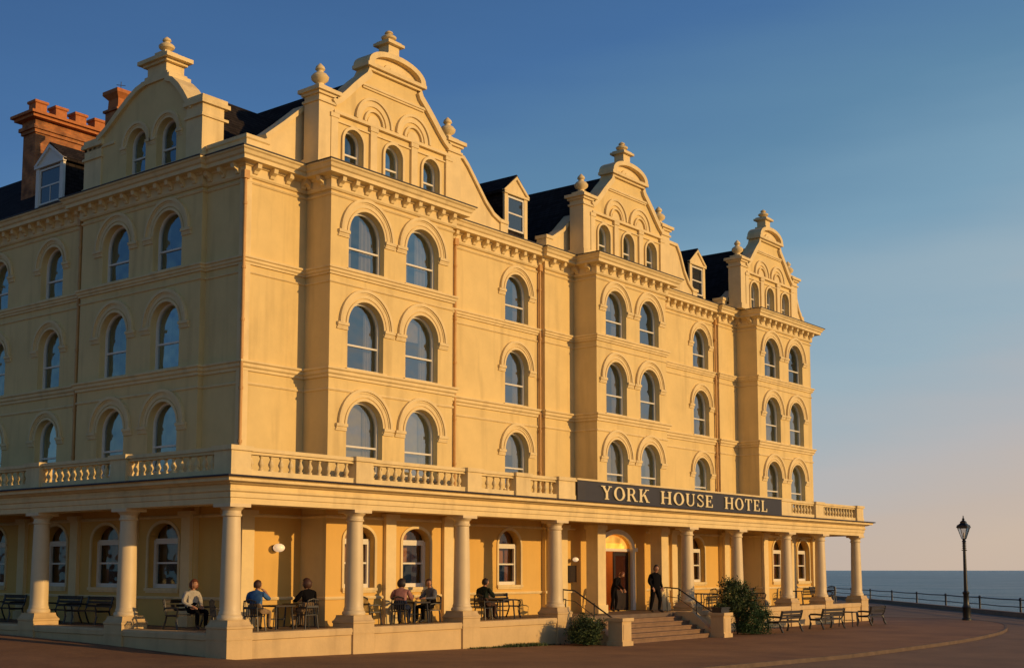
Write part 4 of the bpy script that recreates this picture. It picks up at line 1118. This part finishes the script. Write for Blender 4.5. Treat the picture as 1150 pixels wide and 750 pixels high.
# ------------------------------------------------------------------ promenade railing
t = thing('promenade_railing', 'long dark iron railing with two rails along the seafront edge', 'railing')
pts = []
d0 = Vector((25.2, 18.3)).normalized(); p0 = Vector((56.8, -6.9))
def rp(s):
    p = p0+d0*s
    return p
# front stretch toward the viewer's right and a bend toward the hotel end on the far side
line = [rp(s) for s in (-31.2, -23.4, -15.6, -7.8, 0, 7.8, 15.6, 23.4, 31.2, 39, 46.8, 54.6, 62.4, 70.2)]
pmsh = MB(); pmsh.lathe(0, 0, [(.11, -.12), (.11, .1), (.075, .16), (.065, .85), (.09, .9), (.09, 1.0), (.05, 1.05), (.0, 1.07)], 8)
pme = pmsh.mesh('post', IRON_G)
m = MB(); 
for a, b in zip(line, line[1:]):
    for z, r_ in ((.93, .045), (.48, .035)):
        mid = (a+b)/2; m.tube([(a.x, a.y, z-.28), (mid.x, mid.y, z-.28-.03), (b.x, b.y, z-.28)], r_, 6)
part('rail', m, IRON_G, t)
for p in line: link('post', pme, t, (p.x, p.y, -.28))

# ------------------------------------------------------------------ furniture
def make_bench(L_=1.5, mt=IRON, sl=SLATM, armh=.66, k_=1.):
    """faces -Y, origin at the floor centre"""
    t = thing('bench', '', 'bench'); h = L_/2
    m = MB()
    for k in range(5): m.box(-h, h, -.26+.105*k, -.175+.105*k, .455-.025*k_**2, .455)
    part('seat', m, sl, t)
    m = MB()
    for k in range(3):
        z = .56+k*.12; y = .29+.035*k; m.box(-h, h, y, y+.025*k_, z, z+.08+.02*(k_-1))
    m.tube([(-h, .375, .90), (h, .375, .90)], .018)
    part('backrest', m, sl, t)
    for s in (-1, 1):
        x = s*(h-.06); m = MB()
        m.tube([(x, -.30, 0), (x, -.24, .25), (x, -.27, .43), (x, .24, .43), (x, .31, .60), (x, .39, .92)], .032*k_, 6)
        m.tube([(x, .40, 0), (x, .30, .22), (x, .24, .43)], .032*k_, 6)
        part('leg_frame', m, mt, t)
        m = MB(); m.tube([(x, -.25, .43), (x, -.30, .60), (x, -.24, armh), (x, .0, armh+.01), (x, .31, armh-.01)], .028*k_, 6); part('armrest', m, mt, t)
    return t
def make_chair():
    """faces -Y"""
    t = thing('metal_chair', '', 'chair')
    m = MB(); m.box(-.23, .23, -.22, .22, .42, .45); part('seat', m, IRON, t)
    m = MB(); m.tube([(-.22, .24, .45), (-.22, .27, .70), (-.19, .30, .88), (0, .31, .93), (.19, .30, .88), (.22, .27, .70), (.22, .24, .45)], .026, 6)
    for k in range(5): x = -.14+.07*k; m.tube([(x, .24, .45), (x, .30, .90)], .014, 5)
    m.box(-.21, .21, .27, .285, .66, .72)
    part('backrest', m, IRON, t)
    for sx in (-1, 1):
        for y in (-.20, .21):
            m = MB(); m.tube([(sx*.25, y*1.15, 0), (sx*.21, y, .43)], .024, 6); part('leg', m, IRON, t)
        m = MB(); m.tube([(sx*.23, .27, .66), (sx*.26, .0, .67), (sx*.25, -.2, .65), (sx*.22, -.2, .44)], .022, 6); part('armrest', m, IRON, t)
    return t
def make_table(w_=.8, d_=.8, h=.74):
    t = thing('table', '', 'table')
    m = MB(); m.box(-w_/2, w_/2, -d_/2, d_/2, h-.05, h); part('tabletop', m, SLATM, t)
    for sx in (-1, 1):
        for sy in (-1, 1):
            m = MB(); m.tube([(sx*(w_/2-.05), sy*(d_/2-.05), 0), (sx*(w_/2-.09), sy*(d_/2-.09), h-.035)], .028, 6); part('leg', m, IRON, t)
    m = MB(); m.box(-w_/2+.08, w_/2-.08, -.012, .012, .30, .33); m.box(-.012, .012, -d_/2+.08, d_/2-.08, .301, .329); part('stretcher', m, IRON, t)
    return t
FZ = .70
bench0 = make_bench(1.5); bench1 = make_bench(1.9, k_=1.55); chair0 = make_chair(); table0 = make_table()
used = set()
def put(proto, label, loc, rz, group):
    if proto.name in used: return dup(proto, label, loc, rz, group)
    used.add(proto.name); proto.location = loc; proto.rotation_euler = (0, 0, rz); proto['label'] = label; proto['group'] = group; return proto
GV = 'dark benches on the veranda'; GC = 'metal chairs on the veranda'; GT = 'dark tables on the veranda'; GO = 'dark benches standing on the pavement'
FX = -PI/2   # facing -X
put(bench0, 'dark slatted bench on the shaded veranda nearest the photo left edge', (-1.0, 11.6, FZ), FX, GV)
put(bench0, 'empty dark bench on the shaded veranda just left of another empty bench', (-1.0, 8.1, FZ), FX, GV)
put(bench0, 'slatted dark bench on the shaded veranda, partly behind the second column from the corner', (-1.0, 6.3, FZ), FX, GV)
put(bench0, 'bench in the shaded veranda with the person in the pale top sitting on it', (-1.3, .6, FZ), 0.0, GV)

def put_chair(label, x, y, rz): return put(chair0, label, (x, y, FZ), rz, GC)
def put_table(label, x, y, rz=0): return put(table0, label, (x, y, FZ), rz, GT)
put_table('table between the person in blue and the person in the black top', .30, -1.55)
put_chair('chair the person in the blue shirt sits on', -.75, -1.75, R(110))
put_chair('chair the person in the black top sits on, back to the street', 1.12, -2.0, R(175))
put_chair('empty metal chair left of the person in the blue shirt', -1.55, -1.2, R(70))
put_table('small dark table behind the second front column from the corner', 2.1, -.6)
put_table('table between the person in the pink top and the person in grey', 6.05, -1.95)
put_chair('chair the person in the pink and brown top sits on', 5.2, -2.1, R(120))
put_chair('chair the person in the grey top sits on', 6.85, -2.0, R(-100))
put_chair('empty metal chair behind the left side of the pink-topped person', 4.2, -1.75, R(80))
put_chair('chair the dark-clothed person sits on in front of the arched window', 9.95, -1.8, R(95))
put_table('dark table right of the dark-clothed lone sitter', 11.0, -1.8)
put(bench0, 'empty dark bench beside the fourth front column, left of the entrance', (12.1, -1.0, FZ), R(0), GV)
put_chair('empty metal chair left of the entrance handrail', 15.3, -1.3, R(60))
put_chair('empty metal chair right of the entrance steps, behind the handrail', 24.7, -1.5, R(-60))
put_table('dark table on the veranda behind the tall shrub', 25.9, -1.6)
put_chair('empty metal chair on the veranda behind the tall shrub, facing the table', 27.0, -1.6, R(-95))
put(bench0, 'empty bench on the veranda between the shrub and the third column from the sea end', (31.0, -1.9, FZ), R(10), GV)
put_chair('empty metal chair by the third column from the sea end', 34.6, -1.7, R(-60))
put_table('dark table in the third bay from the sea end of the veranda', 35.6, -1.7)
put(bench0, 'empty bench near the sea end of the veranda, left of the last column', (38.6, -1.9, FZ), R(0), GV)
put_chair('empty metal chair beside the last column at the sea end', 40.4, -1.6, R(-80))
def out(x, y): return (x, y, gz(x, y))
put(bench1, 'pavement bench nearest the clipped bush, below the veranda', out(27.3, -5.2), R(180), GO).scale = (1.12, 1.1, 1.05)
put(bench1, 'middle pavement bench of the three in front of the sea end of the veranda', out(31.6, -5.3), R(175), GO).scale = (1.12, 1.1, 1.05)
put(bench1, 'pavement bench nearest the sea, at the corner of the veranda', out(37.2, -5.2), R(182), GO).scale = (1.12, 1.1, 1.05)
put(table0, 'low dark table on the pavement between the benches below the veranda', out(34.4, -5.2), R(3), 'dark tables on the pavement')

# ------------------------------------------------------------------ people
def cloth(name, c): return mat(name, c, .95, var=.45, scale=7, spec=.15, bump=.6, bscale=12)
SKIN = mat('skin', (.46, .23, .13), .55, var=.08, scale=6)
SHOE = mat('shoe', (.02, .016, .014), .5)
EYEW = mat('eye_white', (.7, .68, .62), .3); LIP = mat('lips', (.32, .10, .08), .5)
def skin_mesh(verts, edges, radii, sub=1):
    me = bpy.data.meshes.new('tmp'); me.from_pydata(verts, edges, [])
    o = bpy.data.objects.new('tmp', me); COL.objects.link(o)
    md = o.modifiers.new('s', 'SKIN'); md.use_smooth_shade = True; md.branch_smoothing = .5
    for i, r in enumerate(radii):
        sv = me.skin_vertices[0].data[i]; sv.radius = r if isinstance(r, tuple) else (r, r); sv.use_root = (i == 0)
    if sub: o.modifiers.new('u', 'SUBSURF').levels = sub
    dg = bpy.context.evaluated_depsgraph_get(); ev = o.evaluated_get(dg); r = bpy.data.meshes.new_from_object(ev)
    V = [tuple(v.co) for v in r.vertices]; Fs = [tuple(p.vertices) for p in r.polygons]
    bpy.data.objects.remove(o); bpy.data.meshes.remove(me); bpy.data.meshes.remove(r)
    return V, Fs
def person(label, loc, rz, J, shirt, trous, haircol, long_hair=False, head_turn=0, head_tilt=0, bare_arm=False, size=1., skirt=False, hood=None):
    """J joints in a body frame facing +X. left = +Y"""
    t = thing('person', label, 'person', loc, rz); t.scale = (1.17*size, 1.30*size, 1.06*size)
    names = ['pelvis', 'waist', 'chest', 'neck', 'skull']
    V = [J['pelvis'], J['waist'], J['chest'], J['neck'], J['skull']]; E_ = [(0, 1), (1, 2), (2, 3), (3, 4)]
    Rr = [(.165, .14), (.165, .135), (.195, .145), (.065, .065), (.055, .055)]; seg = ['t', 's', 's', 'k']
    for sd_, s in (('l', 1), ('r', -1)):
        def add(n, p, r, par, tag): V.append(J[n]); Rr.append(r); E_.append((par, len(V)-1)); seg.append(tag); return len(V)-1
        a = add('sh_'+sd_, 0, .092, 2, 's'); b = add('el_'+sd_, 0, .064, a, 'a'); c = add('wr_'+sd_, 0, .034, b, 'f'); d = add('pa_'+sd_, 0, (.038, .022), c, 'k')
        h = add('hip_'+sd_, 0, .105, 0, 't'); k = add('kn_'+sd_, 0, .068, h, 't'); an = add('an_'+sd_, 0, .048, k, 't'); to = add('to_'+sd_, 0, (.045, .035), an, 'o')
    bv, bf = skin_mesh(V, E_, Rr, 1)
    M = MB(); tagm = {'s': 0, 't': 1, 'k': 2, 'a': 0, 'f': 2 if bare_arm else 0, 'o': 3}
    segs = [(Vector(V[a]), Vector(V[b]), tg) for (a, b), tg in zip(E_, seg)]
    def near(p):
        best = None
        for a, b, tg in segs:
            ab = b-a; u = max(0, min(1, (p-a).dot(ab)/max(1e-9, ab.dot(ab)))); dd = (p-(a+ab*u)).length
            if best is None or dd < best[0]: best = (dd, tg)
        return tagm[best[1]]
    n0 = len(M.v); M.v += bv
    for f in bf:
        c = sum((Vector(bv[i]) for i in f), Vector())/len(f); M.f.append([n0+i for i in f]); M.m.append(near(c)); M.sm.append(True)
    # hands
    for sd_, s in (('l', 1), ('r', -1)):
        w0 = Vector(J['wr_'+sd_]); p0_ = Vector(J['pa_'+sd_]); d = (p0_-w0).normalized()
        side_ = d.cross(Vector((0, 0, 1)));
        side_ = side_.normalized() if side_.length > .1 else Vector((0, 1, 0))
        dn = d.cross(side_).normalized(); dn = dn if dn.z < 0 else -dn
        for k, (off, ln_) in enumerate(((-.030, .068), (-.010, .078), (.010, .072), (.029, .056))):
            a = p0_+side_*off-d*.01; b = a+d*ln_*.55+dn*.008; c = a+d*ln_*.85+dn*.03; e = a+d*ln_*.95+dn*.05
            M.tube([a, b, c, e], [.0095, .009, .008, .006], 6, 2)
        a = w0+d*.03+side_*.02; M.tube([a, a+d*.03+side_*.03, a+d*.065+side_*.038+dn*.01], [.012, .011, .008], 6, 2)
    # head
    hc = Vector(J['head']); HR = Matrix.Rotation(head_turn, 3, 'Z') @ Matrix.Rotation(head_tilt, 3, 'Y')
    def H(p): return hc+HR @ Vector(p)
    vs_ = []; n1, n2 = 12, 16
    for i in range(n1+1):
        th = PI*i/n1
        for k in range(n2):
            ph = 2*PI*k/n2; x = math.sin(th)*math.cos(ph); y = math.sin(th)*math.sin(ph); z = math.cos(th)
            jaw = 1-.28*max(0, -z)**1.5
            px, py, pz = x*.098*jaw, y*.078*jaw, z*.122
            if z < 0 and x > 0: px += .012*(-z)*x
            if abs(z+.05) < .2 and x > .93: px += .02*(x-.93)/.07
            vs_.append(H((px, py, pz)))
    fs_ = [(i*n2+k, i*n2+(k+1) % n2, (i+1)*n2+(k+1) % n2, (i+1)*n2+k) for i in range(n1) for k in range(n2)]
    M.add(vs_, fs_, 2, True)
    M.add([H((.095, 0, .025)), H((.092, .014, -.03)), H((.092, -.014, -.03)), H((.122, 0, -.022))], [(0, 1, 3), (0, 3, 2), (1, 2, 3)], 2)
    for s in (-1, 1):
        e_ = MB(); e_.lathe(0, 0, [(.003, -.008), (.013, -.003), (.013, .003), (.003, .008)], 8)
        M.add([H((.086+c*.3, s*.032+a, .018+b*.6)) for a, b, c in e_.v], e_.f, 4); M.add([H((.0895+c*.3, s*.032+a*.45, .018+b*.45)) for a, b, c in e_.v], e_.f, 3)
        M.add([H((.0+a*1.3, s*.080+c*.8, .0+b*2.3)) for a, b, c in e_.v], e_.f, 2)
        M.tube([H((.088, s*.018, .038)), H((.090, s*.034, .042)), H((.083, s*.048, .036))], .004, 5, 5)
    M.tube([H((.090, -.022, -.058)), H((.096, 0, -.056)), H((.090, .022, -.058))], .006, 6, 6)
    part('body', M, [shirt, trous, SKIN, SHOE, EYEW, haircol, LIP], t, fix=False)
    # hair
    hm = MB(); rnd = random.Random(hash(label) % 1000 if False else len(label)); rows_ = []
    nn1, nn2 = 9, 20
    for i in range(nn1+1):
        for k in range(nn2):
            ph = 2*PI*k/nn2; face = math.cos(ph)
            thmax = R(58) if face > .55 else (R(100) if face > 0 else R(128))
            if long_hair and face < .35: thmax = R(150)
            th = thmax*i/nn1; x = math.sin(th)*math.cos(ph); y = math.sin(th)*math.sin(ph); z = math.cos(th)
            b = 1.10+.03*math.sin(ph*5+th*7)+(.16 if long_hair else 0)+(.10 if long_hair and z < .2 else 0)
            zz = z*.128*b if not (long_hair and z < 0) else z*.17
            hm.v.append(tuple(H((x*.100*b-.006, y*.083*b, zz+.004))))
    for i in range(nn1):
        for k in range(nn2): hm.f.append([i*nn2+k, i*nn2+(k+1) % nn2, (i+1)*nn2+(k+1) % nn2, (i+1)*nn2+k]); hm.m.append(0); hm.sm.append(True)
    part('hair', hm, haircol, t, fix=False)
    return t
def seated(lean=0., arms='table', leg_tw=0.):
    J = dict(pelvis=(-.06, 0, .545), waist=(-.07+lean*.2, 0, .75), chest=(-.05+lean*.55, 0, .97), neck=(.0+lean*.8, 0, 1.13), skull=(.02+lean*.9, 0, 1.20), head=(.035+lean, 0, 1.285))
    for s, n in ((1, 'l'), (-1, 'r')):
        J['hip_'+n] = (.02, s*.10, .53); J['kn_'+n] = (.42, s*.13, .53); J['an_'+n] = (.40, s*.12, .10); J['to_'+n] = (.56, s*.14, .045)
        J['sh_'+n] = (-.04+lean*.62, s*.17, 1.05)
        if arms == 'table': J['el_'+n] = (.10+lean*.3, s*.27, .80); J['wr_'+n] = (.34, s*.15, .80); J['pa_'+n] = (.42, s*.10, .80)
        elif arms == 'lap': J['el_'+n] = (-.02+lean*.3, s*.25, .78); J['wr_'+n] = (.20, s*.13, .66); J['pa_'+n] = (.28, s*.10, .64)
        elif arms == 'drink':
            if n == 'r': J['el_'+n] = (.20, s*.24, .86); J['wr_'+n] = (.24, s*.10, 1.10); J['pa_'+n] = (.19, s*.05, 1.17)
            else: J['el_'+n] = (.08, s*.26, .80); J['wr_'+n] = (.30, s*.18, .78); J['pa_'+n] = (.38, s*.14, .78)
    return J
def standing(bend=0., stride=.0):
    b = bend
    J = dict(pelvis=(0, 0, .96), waist=(.02+b*.1, 0, 1.14-b*.02), chest=(.02+b*.30, 0, 1.36-b*.08), neck=(.04+b*.5, 0, 1.52-b*.14), skull=(.05+b*.56, 0, 1.58-b*.17), head=(.065+b*.66, 0, 1.665-b*.24))
    for s, n in ((1, 'l'), (-1, 'r')):
        J['hip_'+n] = (0, s*.095, .90); J['kn_'+n] = (.05+s*stride*.8, s*.10, .50); J['an_'+n] = (-.02+s*stride, s*.10, .10); J['to_'+n] = (.15+s*stride, s*.13, .045)
        J['sh_'+n] = (.01+b*.33, s*.185, 1.43-b*.1); J['el_'+n] = (-.02+b*.4-s*stride*.4, s*.29, 1.16-b*.1); J['wr_'+n] = (.12+b*.55-s*stride*.5, s*.27, .94); J['pa_'+n] = (.16+b*.6-s*stride*.5, s*.25, .87)
    return J
BLK = cloth('black_cloth', (.0045, .004, .005)); BLUE = cloth('blue_shirt', (.06, .16, .36)); KHAKI = cloth('khaki', (.33, .22, .12)); GREY = cloth('grey_cloth', (.16, .17, .19))
PALE = cloth('pale_top', (.50, .46, .38)); PINK = cloth('pink_top', (.42, .20, .17)); NAVY = cloth('navy_cloth', (.02, .03, .07)); DGREEN = cloth('dark_green_cloth', (.02, .03, .02)); BRN = cloth('brown_cloth', (.09, .05, .035))
HB = mat('brown_hair', (.07, .025, .012), .6, var=.4, scale=30); HD = mat('dark_hair', (.02, .010, .008), .6, var=.4, scale=30); HR_ = mat('reddish_hair', (.16, .045, .018), .6, var=.4, scale=30)
person('seated person in a pale top with dark brown hair, alone on the shaded veranda bench', (-1.3, .52, FZ), R(-90), seated(.04, 'lap'), PALE, BLK, HR_, True, R(10))
person('seated person in a blue shirt and khaki trousers lifting a hand to the mouth', (-.72, -1.78, FZ), R(20), seated(.03, 'drink'), BLUE, KHAKI, HB, False, R(-25), bare_arm=True)
person('broad seated person in a black top seen from behind with bushy brown hair', (1.12, -2.02, FZ), R(85), seated(.02, 'table'), BLK, KHAKI, HB, True, R(25), size=1.02)
person('seated person in a pink and brown top leaning on the table', (5.22, -2.12, FZ), R(30), seated(.10, 'table'), PINK, NAVY, HD, True, R(-40))
person('seated person in a grey top with short hair at the table before the bay window', (6.85, -2.0, FZ), R(172), seated(.05, 'table'), GREY, BLK, HB, False, R(60))
person('lone seated person in dark clothes with short dark hair before the arched window', (9.95, -1.8, FZ), R(5), seated(.08, 'table'), DGREEN, BRN, HD, False, R(-30))
person('standing person in a black jacket and trousers at the top of the entrance steps', (20.0, -2.9, .72), R(-100), standing(0, .10), BLK, BLK, HD, False, R(-20), size=1.05)
person('person in black bending forward in the open hotel doorway', (20.6, -.4, FZ), R(-75), standing(.42, .05), BLK, BLK, HR_, False, R(10), R(35), size=.97)
